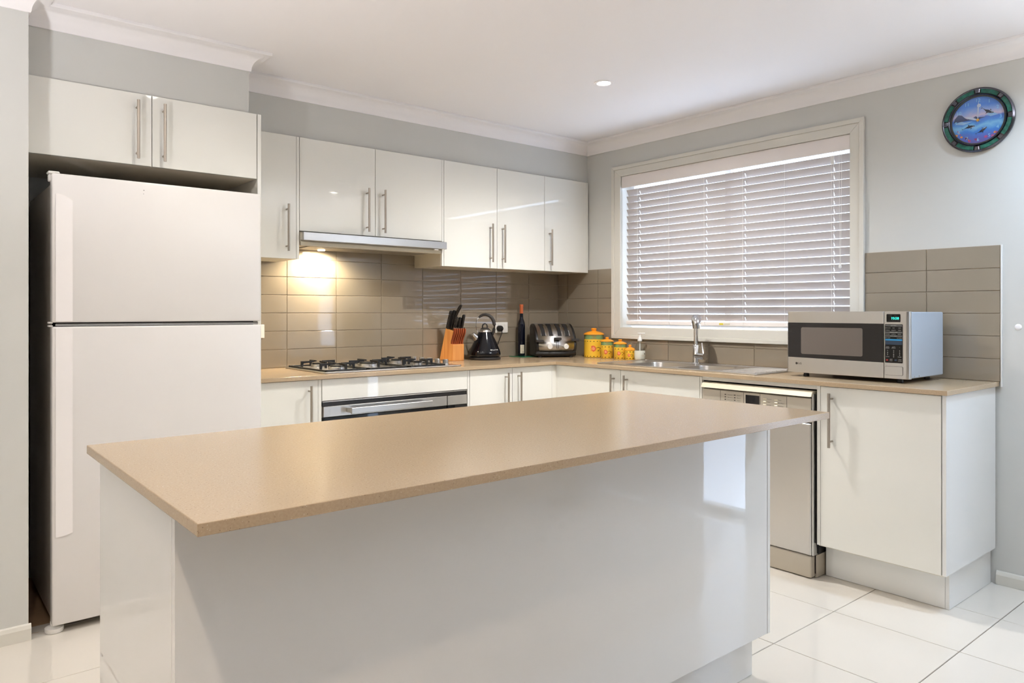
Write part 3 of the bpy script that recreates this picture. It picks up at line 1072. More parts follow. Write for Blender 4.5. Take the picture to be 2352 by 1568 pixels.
def burner(cx_, cy_, r, par):
    o = MB().lathe([(r * 1.25, .908), (r * 1.25, .910), (r * 1.05, .912), (r * 1.02, .923), (r * .9, .925), (r * .85, .925)], (cx_, cy_, 0), 28).build('burner', 'steel', par, smooth=True)
    MB().lathe([(r * .86, .925), (r * .88, .928), (r * .84, .932), (r * .3, .934), (0, .934)], (cx_, cy_, 0), 28, caps=False).build('burner_cap', 'iron', o, smooth=True)
    return o


secs = ((-2.135, -1.895), (-1.888, -1.642), (-1.635, -1.395))
yb_, yf_ = -.075, -.525
grate(secs[0][0], secs[0][1], yf_, yb_, [(-2.015, -.42, .10), (-2.015, -.19, .10)], ck)
grate(secs[1][0], secs[1][1], yf_, yb_, [(-1.765, -.30, .118)], ck)
grate(secs[2][0], secs[2][1], yf_, yb_, [(-1.515, -.42, .10), (-1.515, -.19, .10)], ck)
for b_ in ((-2.015, -.42, .046), (-2.015, -.19, .036), (-1.765, -.30, .058), (-1.515, -.42, .028), (-1.515, -.19, .036)):
    burner(*b_, ck)
for k in range(5):
    yk = -.12 - .083 * k
    MB().lathe([(.021, .908), (.020, .911), (.017, .912), (.0165, .934), (.014, .937), (0, .937)], (-1.343, yk, 0), 20, caps=False).build('knob', 'steel', ck, smooth=True)
    MB()

# ------------------------------------------------------------------ sink and tap
sk = thing('kitchen_sink', 'steel one-and-a-half bowl sink with drainer under the window', 'sink', (-.31, -1.42, .9))
sx0, sx1, sy1, sy0 = -.540, -.085, -.890, -1.950
b1 = rrect(-.495, -.165, -1.36, -1.045, .06, 6)
b2 = rrect(-.465, -.205, -1.655, -1.405, .05, 6)
outer = rrect(sx0, sx1, sy0, sy1, .015, 4)
rim = MB().plate(outer, [b1, b2], lambda u, v, t: (u, v, t), .9003, .9035)
rim.build('rim', 'steel_y', sk)


def bowl(loop, depth, name):
    m = MB()
    cx_ = sum(p[0] for p in loop) / len(loop); cy_ = sum(p[1] for p in loop) / len(loop)
    rings = []
    for f, z in ((1.0, .9034), (.985, .896), (.965, .9 - depth + .03), (.90, .9 - depth + .006), (.78, .9 - depth)):
        rings.append([m.bm.verts.new((cx_ + (x - cx_) * f, cy_ + (y - cy_) * f, z)) for x, y in loop])
    for a, b in zip(rings, rings[1:]):
        for k in range(len(loop)):
            m.bm.faces.new([a[k], a[(k + 1) % len(loop)], b[(k + 1) % len(loop)], b[k]])
    m.bm.faces.new(rings[-1])
    o = m.build(name, 'steel_y', sk, smooth=True, angle=60)
    MB().lathe([(.04, .9 - depth + .0005), (.036, .9 - depth + .002), (.02, .9 - depth + .001), (0, .9 - depth + .001)], (cx_, cy_, 0), 20, caps=False).build('waste', 'chrome', o, smooth=True)


bowl(b1, .17, 'large_bowl')
bowl(b2, .12, 'small_bowl')
for k in range(7):
    x = -.46 + .05 * k
    MB().tube([(x, -1.90, .9032), (x, -1.89, .9046), (x, -1.72, .9046), (x, -1.71, .9032)], .003, 8).build('drainer_rib', 'steel_y', sk, smooth=True)
rm = MB()
rm.tube([(p[0], p[1], .9042) for p in outer + outer[:1]], .0026, 8)
rm.build('rolled_edge', 'steel_y', sk, smooth=True)

tp = thing('kitchen_tap', 'chrome mixer tap with pull-out spray head above the sink', 'tap', (-.118, -1.300, .9035))
MB().lathe([(.026, 0), (.026, .003), (.021, .008), (.0195, .02), (.0188, .108), (.016, .112)], (0, 0, 0), 24).build('base', 'chrome', tp, smooth=True, world=False)
dirv = Vector((-.80, -.60, 0)).normalized()
pts = [Vector((0, 0, .110)), Vector((0, 0, .165)), Vector((0, 0, .185)) + dirv * .004, Vector((0, 0, .215)) + dirv * .010]
MB().tube(pts, [.0135, .0135, .014, .0135], 18).build('spout', 'chrome', tp, smooth=True, world=False)
hd = MB()
cpts = []
for k in range(7):
    a = math.radians(-70 + 170 * k / 6)
    cpts.append(dirv * (.040 + .034 * math.sin(a)) + Vector((0, 0, .235 + .030 * math.cos(a) * (1.15 if k < 4 else 1))))
hd.tube(cpts + [cpts[-1] + dirv * .002 - Vector((0, 0, .02))], [.0145, .021, .026, .029, .029, .027, .024, .021], 20)
hd.build('spray_head', 'chrome', tp, smooth=True, world=False)
ldir = Vector((-.35, -.94, 0)).normalized()
MB().tube([Vector((0, 0, .046)) + ldir * .008, Vector((0, 0, .046)) + ldir * .055, Vector((0, 0, .046)) + ldir * .0555, Vector((0, 0, .046)) + ldir * .057, Vector((0, 0, .046)) + ldir * .0575, Vector((0, 0, .046)) + ldir * .092],
          [.0185, .0185, .017, .017, .0195, .0195], 24).build('mixer_valve', 'chrome', tp, smooth=True, world=False)
lv = Vector((0, 0, .060)) + ldir * .075
MB().tube([lv, lv + Vector((.028, .030, .058)), lv + Vector((.030, .033, .062))], [.0048, .0042, .0055], 12).build('lever', 'chrome', tp, smooth=True, world=False)

# ------------------------------------------------------------------ microwave
MX, MY0, MY1 = -.430, -2.612, -2.050       # front plane, right end, left end
mw = thing('microwave_oven', 'silver microwave with dark window standing on the benchtop end', 'microwave', (-.24, -2.33, .9))
Z0, Z1 = .9195, 1.2135
MB().box(MX + .022, -.055, MY0, MY1, Z0 + .002, Z1 - .002, bevel=.004).build('body', 'mwside', mw)
MB().box(MX + .021, MX + .025, MY0 - .0012, MY1 + .001, Z0 + .001, Z1 - .001, bevel=.001).build('front_frame', 'mwside', mw)
for (x, y) in ((-.39, -2.13), (-.39, -2.56), (-.10, -2.13), (-.10, -2.56)):
    MB().lathe([(.013, .0005), (.014, .004), (.011, .0205)], (x, y, .9), 14).build('foot', 'black', mw)
YS = -2.508


def front_slab(y0, y1, zz0, zz1, round_left, round_right):
    """moulded front: rolls back at its outer upright edge"""
    pr = []
    n = 6
    if round_right:
        for k in range(n + 1):
            a = math.radians(90 * k / n)
            pr.append((y0 + .016 * (1 - math.sin(a)), MX + .020 * (1 - math.cos(a)) + 0.0))
        pr = pr[::-1]
    else:
        pr = [(y0, MX)]
    pr2 = []
    if round_left:
        for k in range(n + 1):
            a = math.radians(90 * k / n)
            pr2.append((y1 - .012 * (1 - math.sin(a)), MX + .020 * (1 - math.cos(a))))
    else:
        pr2 = [(y1, MX)]
    # outline runs right edge -> left edge along the face, then back
    face = sorted(pr + pr2)
    outl = face + [(y1, MX + .0205), (y0, MX + .0205)]
    res = []
    for p in outl:
        if not res or (abs(p[0] - res[-1][0]) + abs(p[1] - res[-1][1])) > 1e-5: res.append(p)
    return res


dl = front_slab(YS + .001, MY1 + .001, Z0, Z1, True, False)
md = MB().prism(dl, lambda u, v, t: (v, u, t), Z0, Z1, bevel=.0008).build('door', 'steel_y', mw, smooth=True, angle=40)
cl = front_slab(MY0 - .001, YS - .001, Z0, Z1, False, True)
mc = MB().prism(cl, lambda u, v, t: (v, u, t), Z0, Z1, bevel=.0008).build('control_side', 'steel_y', mw, smooth=True, angle=40)
fnx = lambda u, v, t: (t, u, v)
MB().prism([(YS + .0015, .988), (-2.059, .993), (-2.059, 1.160), (YS + .0015, 1.1595)], fnx, MX - .0012, MX + .002).build('window_glass', 'mwglass', md)
MB().prism(rrect(-2.416, -2.125, 1.010, 1.138, .008), fnx, MX - .0018, MX + .001).build('window_mesh', 'mwmesh', md)
lg = MB()
lc = (-2.102, .9635)
lg.prism([(lc[0] + .0058 * math.cos(a * math.pi / 12), lc[1] + .0058 * math.sin(a * math.pi / 12)) for a in range(24)], fnx, MX - .0006, MX + .0005)
add_text(lg, 'LG', .0135, lambda u, v: (MX - .0006, lc[1] * 0 + lc[0] - .0088 - u, lc[1] + v), 'LEFT', True)
lg.build('maker_mark', 'ink', md)
MB().prism(rrect(-2.577, -2.519, 1.167, 1.202, .003), fnx, MX - .0008, MX + .001).build('clock_display', 'display', mc)
dg = MB()
add_text(dg, '10:58', .0150, lambda u, v: (MX - .0016, -2.5715 - u, 1.183 + v), 'RIGHT', True)
dg.box(MX - .0018, MX - .0014, -2.5445, -2.5400, 1.1865, 1.1885)
dg.build('clock_digits', 'digits', mc)
MB().prism(rrect(-2.5865, -2.5125, .9885, 1.1575, .003), fnx, MX - .0012, MX + .001).build('keypad', 'display', mc)
kt, kg = MB(), MB()
KX = MX - .0017
cxs = (-2.5245, -2.5495, -2.5745)
for zt, s in ((1.1515, 'EASY MENU'), (1.122, 'SENSOR COOK'), (1.106, 'AUTO MENU')):
    kg.box(KX, KX + .0004, -2.5845, -2.5145, zt - .0035, zt + .0035)
    add_text(kt, s, .0046, lambda u, v: (KX - .0004, -2.5495 - u, zt + v))
for zt, row in ((1.141, ('DINNER PLATE', 'RICE', 'SOUP')), (1.131, ('CASSEROLE', 'RISOTTO', 'PIZZA')), (1.114, ('VEGETABLE', 'RICE/PASTA', 'DESSERT')), (1.0975, ('AUTO COOK', '', 'AUTO REHEAT')),
                (1.058, ('AUTO', 'QUICK', '+')), (1.053, ('DEFROST', 'DEFROST', '-')), (1.0415, ('1', '2', '3')), (1.0325, ('4', '5', '6')), (1.0235, ('7', '8', '9')), (1.015, ('CLOCK', '0', 'POWER'))):
    for cy_, s in zip(cxs, row):
        if s:
            size = .0078 if s.isdigit() else (.0035 if len(s) > 8 else .0042)
            add_text(kt, s, size, lambda u, v: (KX - .0004, cy_ - u, zt + v))
add_text(kt, 'STOP', .0046, lambda u, v: (KX - .0004, -2.539 - u, 1.0035 + v))
add_text(kt, 'CLEAR', .0040, lambda u, v: (KX - .0004, -2.539 - u, .9975 + v))
add_text(kt, 'START', .0046, lambda u, v: (KX - .0004, -2.576 - u, 1.0035 + v))
add_text(kt, 'Q-START', .0038, lambda u, v: (KX - .0004, -2.576 - u, .9975 + v))
o = kt.build('keypad_lettering', 'white_ink', mc); o['kind'] = 'stuff'
o = kg.build('keypad_bars', 'grey_ink', mc); o['kind'] = 'stuff'
MB().box(KX, KX + .0004, -2.5845, -2.5145, 1.0865, 1.0925).build('keypad_stripe', 'blue_ink', mc)
MB().box(KX + .0001, KX + .0004, -2.5845, -2.5145, 1.068, 1.0865).build('keypad_field', 'navy_ink', mc)
MB().box(KX, KX + .0004, -2.527, -2.518, .997, 1.004).build('stop_mark', 'red_ink', mc)
MB().box(KX, KX + .0004, -2.563, -2.553, .997, 1.004).build('start_mark', 'navy_ink', mc)
MB().prism(rrect(-2.5875, -2.5115, .934, .974, .006), fnx, MX - .0008, MX + .001).build('button_surround', 'darkgap', mc)
MB().prism(rrect(-2.5865, -2.5125, .935, .973, .005), fnx, MX - .0022, MX + .001).build('door_button', 'steel_y', mc)
for x, z in ((-.375, .930), (-.325, .930)):
    MB().lathe([(.0028, 0), (.0024, -.0012), (0, -.0015)], (x, MY0, z), 10, 'y', caps=False).build('screw', 'chrome', mw, smooth=True)

# ------------------------------------------------------------------ kettle and its outlet
KR = 0.68337
rx = (math.cos(KR), -math.sin(KR))         # direction across the view, used to turn things towards the room
kt_ = thing('electric_kettle', 'black pyramid kettle with steel spout and arched handle', 'kettle', (-.826, -.165, .9), -KR)
MB().lathe([(.102, .0005), (.104, .006), (.103, .014), (.098, .018), (.05, .020), (0, .020)], seg=40, caps=False).build('power_base', 'softblack', kt_, smooth=True, world=False)
body = [(.092, .021), (.100, .024), (.1035, .034), (.103, .046), (.099, .058), (.094, .070), (.080, .104), (.066, .134), (.054, .158), (.046, .174), (.043, .180), (0, .180)]
kb_ = MB().lathe(body, seg=48, caps=False).build('body', 'kettle', kt_, smooth=True, world=False, angle=40)
MB().lathe([(.043, .180), (.044, .182), (.042, .190), (.034, .198), (.030, .200)], seg=36, caps=False).build('lid_rim', 'steel', kt_, smooth=True, world=False)
lid = MB().lathe([(.031, .199), (.024, .206), (.012, .209), (0, .2095)], seg=30, caps=False).build('lid', 'softblack', kt_, smooth=True, world=False)
MB().tube([(-.015, 0, .205), (-.016, 0, .218), (-.011, 0, .230), (0, 0, .235), (.011, 0, .230), (.016, 0, .218), (.015, 0, .205)], .0048, 10).build('lid_knob', 'softblack', lid, smooth=True, world=False)
arc = []
for k in range(15):
    a = math.radians(150 - k * 15.0)
    arc.append((.004 + .061 * math.cos(a) + (.004 if a < 0 else 0), 0, .232 + .060 * math.sin(a)))
hand = [p for p in arc if True]
MB().tube([(-.040, 0, .172), (-.052, 0, .190), (-.0585, 0, .215), (-.0575, 0, .238), (-.049, 0, .264), (-.036, 0, .279)], .0034, 10).build('handle_rod', 'chrome', kt_, smooth=True, world=False)
grip_pts = [(-.040, 0, .274), (-.030, 0, .284), (-.012, 0, .2925), (.006, 0, .294), (.026, 0, .288), (.044, 0, .274), (.056, 0, .254), (.062, 0, .228), (.060, 0, .200), (.053, 0, .172), (.050, 0, .160)]
MB().tube(grip_pts, [.0065, .0085, .0095, .010, .0105, .011, .0115, .0115, .0105, .009, .007], 14).build('handle_grip', 'softblack', kt_, smooth=True, world=False)
MB().tube([(-.052, -.020, .138), (-.070, -.027, .158), (-.079, -.031, .168)], [.0215, .0165, .0135], 20).build('spout', 'steel', kt_, smooth=True, world=False)
tx = MB()
ta = math.radians(-90 + 26)
for s_, off, sz, bold in (('Russell Hobbs', .006, .0098, True),):
    for pl in text_polys(s_, sz, 'LEFT', bold):
        pp_ = []
        for u, v in pl:
            z = .0665 + v
            R = .0954 - (z - .066) * .41 + .0006
            a = ta + (u + off) / R
            pp_.append((R * math.cos(a), R * math.sin(a), z))
        tx.poly(pp_)
dsk = []
for k in range(14):
    u, v = -.001 + .0045 * math.cos(k * math.pi / 7), .0045 * math.sin(k * math.pi / 7)
    z = .0665 + v; R = .0954 - (z - .066) * .41 + .0006
    a = ta + u / R
    dsk.append((R * math.cos(a), R * math.sin(a), z))
tx.poly(dsk)
tx = tx.build('maker_mark', 'white_ink', kb_, world=False); tx['kind'] = 'stuff'


def outlet(name, label, x0, x1, z0, z1, n):
    t = thing(name, label, 'power outlet', ((x0 + x1) / 2, -TT, (z0 + z1) / 2))
    MB().box(x0, x1, -TT - .009, -TT - .0004, z0, z1, bevel=.002).build('plate', 'whiteplastic', t)
    for k in range(n):
        xx = x0 + (x1 - x0) * (k + .5) / n
        MB().box(xx - .008, xx + .008, -TT - .012, -TT - .008, z1 - .024, z1 - .010, bevel=.001).build('switch', 'whiteplastic', t)
    return t


outlet('power_outlet', 'white double power outlet behind the kettle', -.615, -.506, 1.066, 1.140, 2)
outlet('power_outlet', 'white power outlet half hidden behind the fridge edge', -2.362, -2.249, 1.068, 1.142, 2)
pl_ = thing('power_plug', 'round black plug in the outlet behind the kettle', 'plug', (-.588, -.030, 1.097))
MB().lathe([(.021, .012), (.021, -.010), (.018, -.016), (.008, -.018), (0, -.018)], seg=24, axis='y', caps=False).build('plug_body', 'black', pl_, smooth=True, world=False)
MB().tube([(0, -.016, 0), (0, -.024, -.004), (-.002, -.024, -.03), (-.02, -.006, -.10), (-.05, .004, -.165), (-.075, .006, -.1925)], .0032, 8).build('cord', 'black', pl_, smooth=True, world=False)

# ------------------------------------------------------------------ knife block with its knives
bx0, bx1 = -1.085, -.996
kbk = MB().prism([(-.016, 0), (-.165, 0), (-.165, .106), (-.136, .106), (-.168, .182), (-.086, .206)], lambda u, v, t: (t, u, .9005 + v), bx0, bx1, bevel=.0018)
kbr = thing('knife_block', 'light beech knife block leaning forward beside the cooktop', 'knife block', (-1.04, -.09, .9))
kbk.build('block', 'block', kbr)
lean = Vector((0, -.36, 1)).normalized()


def knife(x, y, z, length, w, curved, label):
    t = thing('kitchen_knife', label, 'knife', (x, y, z), 0, 'black handled knives in the block')
    up = lean
    fwd = Vector((0, 1, .36)).normalized()
    n = 11
    # handle outline in the plane of the blade, extruded sideways
    pts_a, pts_b = [], []
    for k in range(n + 1):
        s = k / n
        bend = (-.030 * s * s * (length / .12)) if curved else 0.0
        ww = w * (.5 + .05 * math.sin(s * 6) - (.22 if k == n else 0) + (.03 if k == n - 1 else 0))
        c_ = up * (length * s) + fwd * bend
        pts_a.append(c_ + fwd * ww); pts_b.append(c_ - fwd * ww)
    loop = pts_a + pts_b[::-1]
    mb = MB()
    mb.prism([(i, 0) for i in range(len(loop))], lambda u, v, tt: tuple(loop[int(u)] + Vector((tt, 0, 0))), -.0075, .0075, bevel=.0022)
    h = mb.build('handle', 'black', t, world=False)
    for s in (.2, .5, .8):
        c_ = up * (length * s) + fwd * ((-.030 * s * s * (length / .12)) if curved else 0)
        MB().lathe([(.0026, -.0082), (.0026, .0082)], tuple(c_), 8, 'x').build('rivet', 'rivet', h, world=False)
    MB().prism([(0, 0), (1, 0), (2, 0), (3, 0)], lambda u, v, tt: tuple([up * .004 + fwd * w * .42, up * .004 - fwd * w * .42, -up * .014 - fwd * w * .42, -up * .014 + fwd * w * .42][int(u)] + Vector((tt, 0, 0))), -.0012, .0012).build('bolster', 'rivet', t, world=False)
    return t


# slots on the sloping top of the block
def top_pt(f):      # f: 0 back, 1 front
    return Vector((0, -.086 - .082 * f, .9005 + .206 - .024 * f))


for (x, f, ln, w, cv, lb) in (
        (-1.078, .14, .121, .024, False, 'long black handled knife at the left end of the block'),
        (-1.062, .28, .128, .024, False, 'long black handled knife second from left in the block'),
        (-1.050, .22, .178, .020, True, 'tall black knife with curved handle rising above the others'),
        (-1.057, .66, .094, .019, False, 'short black handled knife in the middle of the block'),
        (-1.022, .54, .088, .021, False, 'medium black handled knife right of the middle'),
        (-1.004, .65, .108, .021, False, 'slim black handled knife at the right end of the block')):
    p = top_pt(f)
    knife(x, p.y, p.z + .0015, ln, w, cv, lb)


def steak_knife(x, i, label):
    t = thing('steak_knife', label, 'knife', (x, -.1495, 1.0068), 0, 'red wood handled steak knives')
    up = Vector((0, -.30, 1)).normalized(); fwd = Vector((0, 1, .30)).normalized()
    A, B = [], []
    n = 8
    L = .104
    for k in range(n + 1):
        s = k / n
        bend = .0045 * math.sin(s * 6.3)
        ww = .0075 + .0018 * s
        c_ = up * (L * s) + fwd * bend
        A.append(c_ + fwd * ww); B.append(c_ - fwd * ww)
    loop = A + B[::-1]
    mb = MB()
    mb.prism([(j, 0) for j in range(len(loop))], lambda u, v, tt: tuple(loop[int(u)] + Vector((tt, 0, 0))), -.0052, .0052, bevel=.0012)
    h = mb.build('handle', 'redwood', t, world=False)
    for s in (.22, .70):
        MB().lathe([(.002, -.0058), (.002, .0058)], tuple(up * (L * s) + fwd * .0045 * math.sin(s * 6.3)), 8, 'x').build('rivet', 'rivet', h, world=False)
    c_ = up * L
    MB().prism([(0, 0), (1, 0), (2, 0), (3, 0)], lambda u, v, tt: tuple([c_ + fwd * .008, c_ - fwd * .008, c_ - fwd * .005 + up * .004, c_ + fwd * .007 + up * .005][int(u)] + Vector((tt, 0, 0))), -.001, .001).build('tang', 'rivet', t, world=False)


ords = ('leftmost', 'second from left', 'third from left', 'third from right', 'second from right', 'rightmost')
for i in range(6):
    steak_knife(-1.0785 + .0152 * i, i, f'{ords[i]} of the red wood steak knives in front of the block')

# ------------------------------------------------------------------ bottle on its glass trivet
tv = MB().prism(rrect(-.500, -.345, -.165, -.015, .012), lambda u, v, t: (u, v, t), .9003, .9045, bevel=.0008).build('glass_trivet', 'greenglass')
tag(tv, 'small green glass trivet under the wine bottle', 'trivet')
bt = thing('wine_bottle', 'slim dark wine bottle with copper capsule', 'bottle', (-.428, -.072, .9047))
gb = [(0, .001), (.022, 0), (.0248, .004), (.0252, .010), (.0252, .218), (.0245, .228), (.020, .243), (.0145, .256), (.0125, .268), (.0118, .285), (.0115, .300)]
bb_ = MB().lathe(gb, seg=32, caps=False).build('glass_body', 'bottle', bt, smooth=True, world=False, angle=50)
MB().lathe([(.0125, .296), (.0128, .340), (.0142, .343), (.0146, .348), (.0146, .356), (.0138, .359), (0, .3595)], seg=28, caps=False).build('capsule', 'capsule', bt, smooth=True, world=False)
lb = MB()
a0 = math.atan2(-3.86, -3.37) + .30
for k in range(8):
    a, b = a0 - .62 + 1.24 * k / 8, a0 - .62 + 1.24 * (k + 1) / 8
    R = .0256
    lb.poly([(R * math.cos(a), R * math.sin(a), .018), (R * math.cos(b), R * math.sin(b), .018), (R * math.cos(b), R * math.sin(b), .078), (R * math.cos(a), R * math.sin(a), .078)])
lb.build('label', 'paper', bb_, smooth=True, world=False)
lb = MB()
for j, (h0, h1, q0, q1) in enumerate(((.066, .070, -.35, .40), (.057, .059, -.3, .3), (.050, .052, -.4, .35), (.043, .045, -.4, .35), (.022, .034, -.1, .40))):
    R = .0259
    for k in range(4):
        a, b = a0 + q0 + (q1 - q0) * k / 4, a0 + q0 + (q1 - q0) * (k + 1) / 4
        lb.poly([(R * math.cos(a), R * math.sin(a), h0), (R * math.cos(b), R * math.sin(b), h0), (R * math.cos(b), R * math.sin(b), h1), (R * math.cos(a), R * math.sin(a), h1)])
o = lb.build('label_print', 'greyplastic', bb_, world=False); o['kind'] = 'stuff'

# ------------------------------------------------------------------ toaster in the corner
to = thing('toaster', 'four-slot steel and black toaster standing in the corner', 'toaster', (-.328, -.322, .9), -KR + math.radians(9))
shell = [(.016, .040), (.006, .050), (.001, .062), (.000, .078), (.003, .095), (.012, .120), (.028, .147), (.050, .173), (.078, .196), (.108, .213), (.140, .225), (.168, .230)]
bodyp = [(.030, .008), (.016, .016), (.010, .030)] + [(a + .0035, b) for a, b in shell] + [(.195, .226), (.214, .212), (.224, .19), (.226, .06), (.222, .012), (.215, .006)]
W2 = .143
mb = MB()
mb.prism(bodyp, lambda u, v, t: (t, u, v), -W2, W2, bevel=.006)
mb.build('body', 'black', to, smooth=True, world=False, angle=40)
sh = MB()


def strip(m, prof, xa, xb, off):
    """curved skin over the toaster profile between xa and xb (per-row widths allowed)"""
    rows = []
    for i, (u, v) in enumerate(prof):
        p0 = prof[max(i - 1, 0)]; p1 = prof[min(i + 1, len(prof) - 1)]
        d = Vector((p1[0] - p0[0], p1[1] - p0[1])).normalized()
        nrm = Vector((-d.y, d.x))
        q = (u + nrm.x * off, v + nrm.y * off)
        a = xa[i] if isinstance(xa, list) else xa
        b = xb[i] if isinstance(xb, list) else xb
        rows.append((m.bm.verts.new((a, q[0], q[1])), m.bm.verts.new((b, q[0], q[1]))))
    for r0, r1 in zip(rows, rows[1:]):
        m.bm.faces.new([r0[0], r0[1], r1[1], r1[0]])


wsl = [-.108, -.118, -.122] + [-.124] * 9
strip(sh, shell, wsl, [-w for w in wsl], .0006)
so = sh.build('steel_front', 'steel_x', to, smooth=True, world=False, angle=60)
md_ = so.modifiers.new('thick', 'SOLIDIFY'); md_.thickness = .0012
slotp = shell[6:11]
for xc in (-.083, -.031, .031, .083):
    m = MB(); strip(m, slotp, xc - .018, xc + .018, .0014)
    m.build('slot_frame', 'chrome', to, smooth=True, world=False)
    m = MB(); strip(m, [(a, b) for a, b in slotp[0:1]] + slotp[1:], xc - .0145, xc + .0120, .0022)  # not cut open: dark strip on the shell paints the slot's shade
    m.build('slot', 'darkgap', to, smooth=True, world=False)
for xc, zc, yc in ((-.118, .113, -.004), (.007, .128, .002), (.130, .120, -.002)):
    MB().box(xc - .025, xc + .025, yc - .016, yc + .010, zc - .009, zc + .009, bevel=.003).build('lever', 'softblack', to, world=False)
for xc in (.001, .013):
    m = MB(); strip(m, shell[2:6], xc - .0016, xc + .0016, .0016)
    m.build('lever_slot', 'darkgap', to, world=False)
for xc in (-.047, .066):
    k_ = MB().lathe([(.019, .002), (.0185, -.008), (.016, -.011), (.013, -.0105), (0, -.0105)], (xc, 0, .076), 24, 'y', caps=False).build('browning_knob', 'whiteplastic', to, smooth=True, world=False)
for xc in (-.070, -.040):
    MB().lathe([(.004, .004), (.004, -.001), (0, -.0015)], (xc, .011, .112), 12, 'y', caps=False).build('button', 'greyplastic', to, smooth=True, world=False)
for xc in (-.11, .11):
    for yc in (.03, .19):
        MB().lathe([(.012, .0005), (.012, .012)], (xc, yc, 0), 12).build('foot', 'black', to, world=False)

# ------------------------------------------------------------------ painted canisters
def canister(x, y, r, hb, hg, hl, label):
    """hb: yellow body height, hg: green collar height, hl: lid height"""
    t = thing('canister', label, 'canister', (x, y, .9005), 0, 'yellow painted canisters')
    c = MB().lathe([(r * .94, 0), (r, .003), (r, hb)], seg=40).build('body', 'yellow', t, smooth=True, world=False, angle=50)
    if hg > 0:
        g = MB().lathe([(r * .985, hb), (r * .985, hb + hg)], seg=40).build('collar', 'greenglaze', t, smooth=True, world=False)
    z = hb + hg
    ld = MB().lathe([(r * 1.0, z), (r * 1.07, z + hl * .04), (r * 1.06, z + hl * .12), (r * .92, z + hl * .28), (r * .62, z + hl * .46), (r * .30, z + hl * .54), (r * .24, z + hl * .60)], seg=40).build('lid', 'orange', t, smooth=True, world=False)
    MB().lathe([(r * .22, z + hl * .56), (r * .23, z + hl * .66), (r * .29, z + hl * .78), (r * .28, z + hl * .93), (r * .18, z + hl), (0, z + hl)], seg=24, caps=False).build('lid_knob', 'orange', ld, smooth=True, world=False)
    fa = math.atan2(-3.937 - y, -3.7987 - x)
    R = r + .0005

    def wrap(m, pts, RR=R):
        try: m.poly([(RR * math.cos(fa + u / r), RR * math.sin(fa + u / r), v) for u, v in pts])
        except ValueError: pass

    # rows of leaf dashes
    lm = MB()
    n = max(10, int(2 * math.pi * r / .0225))
    for zz in ((hb - .010 * (r / .04) ** .5), .0085):
        for k in range(n):
            u0 = (k - n / 2) * 2 * math.pi * r / n
            l_, h_ = .0062, .0030
            wrap(lm, [(u0 - l_, zz - h_ * .3), (u0 - l_ * .3, zz + h_ * .2), (u0, zz + h_), (u0 + l_ * .5, zz + h_ * .5), (u0 + l_, zz - h_ * .2), (u0 + l_ * .2, zz - h_), (u0 - l_ * .4, zz - h_ * .8)])
    o = lm.build('leaf_border', 'leaf', c, world=False); o['kind'] = 'stuff'
    # tulip
    s = hb / .105
    ctr = (-.012 * s if r < .06 else -.004, hb * .50)
    q = .018 * min(s, 1.15)

    def at(u, v): return (ctr[0] + u * q, ctr[1] + v * q)
    out = [(-1.0, -.1), (-.55, .15), (-.75, .65), (-.25, .95), (.35, .85), (.75, .45), (.95, -.1), (.75, -.65), (.25, -.95), (-.1, -1.15), (-.25, -.8), (-.95, -.7), (-.55, -.35)]
    tm_ = MB()
    # fan around the middle so the concave outline stays clean
    for a, b in zip(out, out[1:] + out[:1]):
        wrap(tm_, [at(0.1, 0), at(*a), at(*b)])
    tm_.build('tulip', 'tulip', c, world=False)
    ti = MB()
    inn_ = [(-.35, .0), (-.30, .55), (.15, .62), (.55, .2), (.6, -.35), (.15, -.6), (-.2, -.45)]
    for a, b in zip(inn_, inn_[1:] + inn_[:1]):
        wrap(ti, [at(.15, 0), at(*a), at(*b)], R + .0003)
    ti.build('tulip_heart', 'tulip_in', c, world=False)
    st = MB()
    stem_ = [(.95, .10), (1.4, .35), (1.9, .38), (2.4, .12), (2.9, -.25)]
    for a, b in zip(stem_, stem_[1:]):
        wrap(st, [at(a[0], a[1] - .07), at(b[0], b[1] - .07), at(b[0], b[1] + .07), at(a[0], a[1] + .07)])
    for a, b, c2 in (((1.2, -.85), (1.9, -.55), (1.85, -.85)), ((1.9, -.55), (2.45, .1), (1.85, -.85)), ((1.9, -.55), (2.35, .15), (2.45, .1))):
        wrap(st, [at(*a), at(*c2), at(*b)])
    st.build('stem_and_leaf', 'leaf', c, world=False)
    if hg > 0:
        xm = MB()
        m_ = 5
        for k in range(m_):
            u0 = (k - m_ / 2 + .5) * 2 * math.pi * r / m_
            wd, z0_, z1_ = hg * .55, hb + hg * .08, hb + hg * .92
            zc_ = (z0_ + z1_) / 2
            for (p0, p1) in (((u0 - wd, z0_), (u0 + wd, z1_)), ((u0 - wd, z1_), (u0 + wd, z0_)), ((u0, z0_), (u0, z1_))):
                dv = Vector((p1[0] - p0[0], p1[1] - p0[1])).normalized(); nn = Vector((-dv.y, dv.x)) * hg * .07
                wrap(xm, [(p0[0] + nn.x, p0[1] + nn.y), (p0[0] - nn.x, p0[1] - nn.y), (p1[0] - nn.x, p1[1] - nn.y), (p1[0] + nn.x, p1[1] + nn.y)])
        o = xm.build('cross_pattern', 'brownglaze', g, world=False); o['kind'] = 'stuff'
    return t


canister(-.086, -.440, .0675, .1240, .0300, .046, 'largest yellow tulip canister, next to the toaster')
canister(-.108, -.582, .0425, .0880, .0235, .031, 'second largest yellow tulip canister with green collar')
canister(-.104, -.694, .0420, .0780, .0205, .032, 'third yellow tulip canister, second shortest of the row')
canister(-.100, -.775, .0335, .0610, 0.0, .0365, 'smallest yellow tulip canister, beside the soap pump')

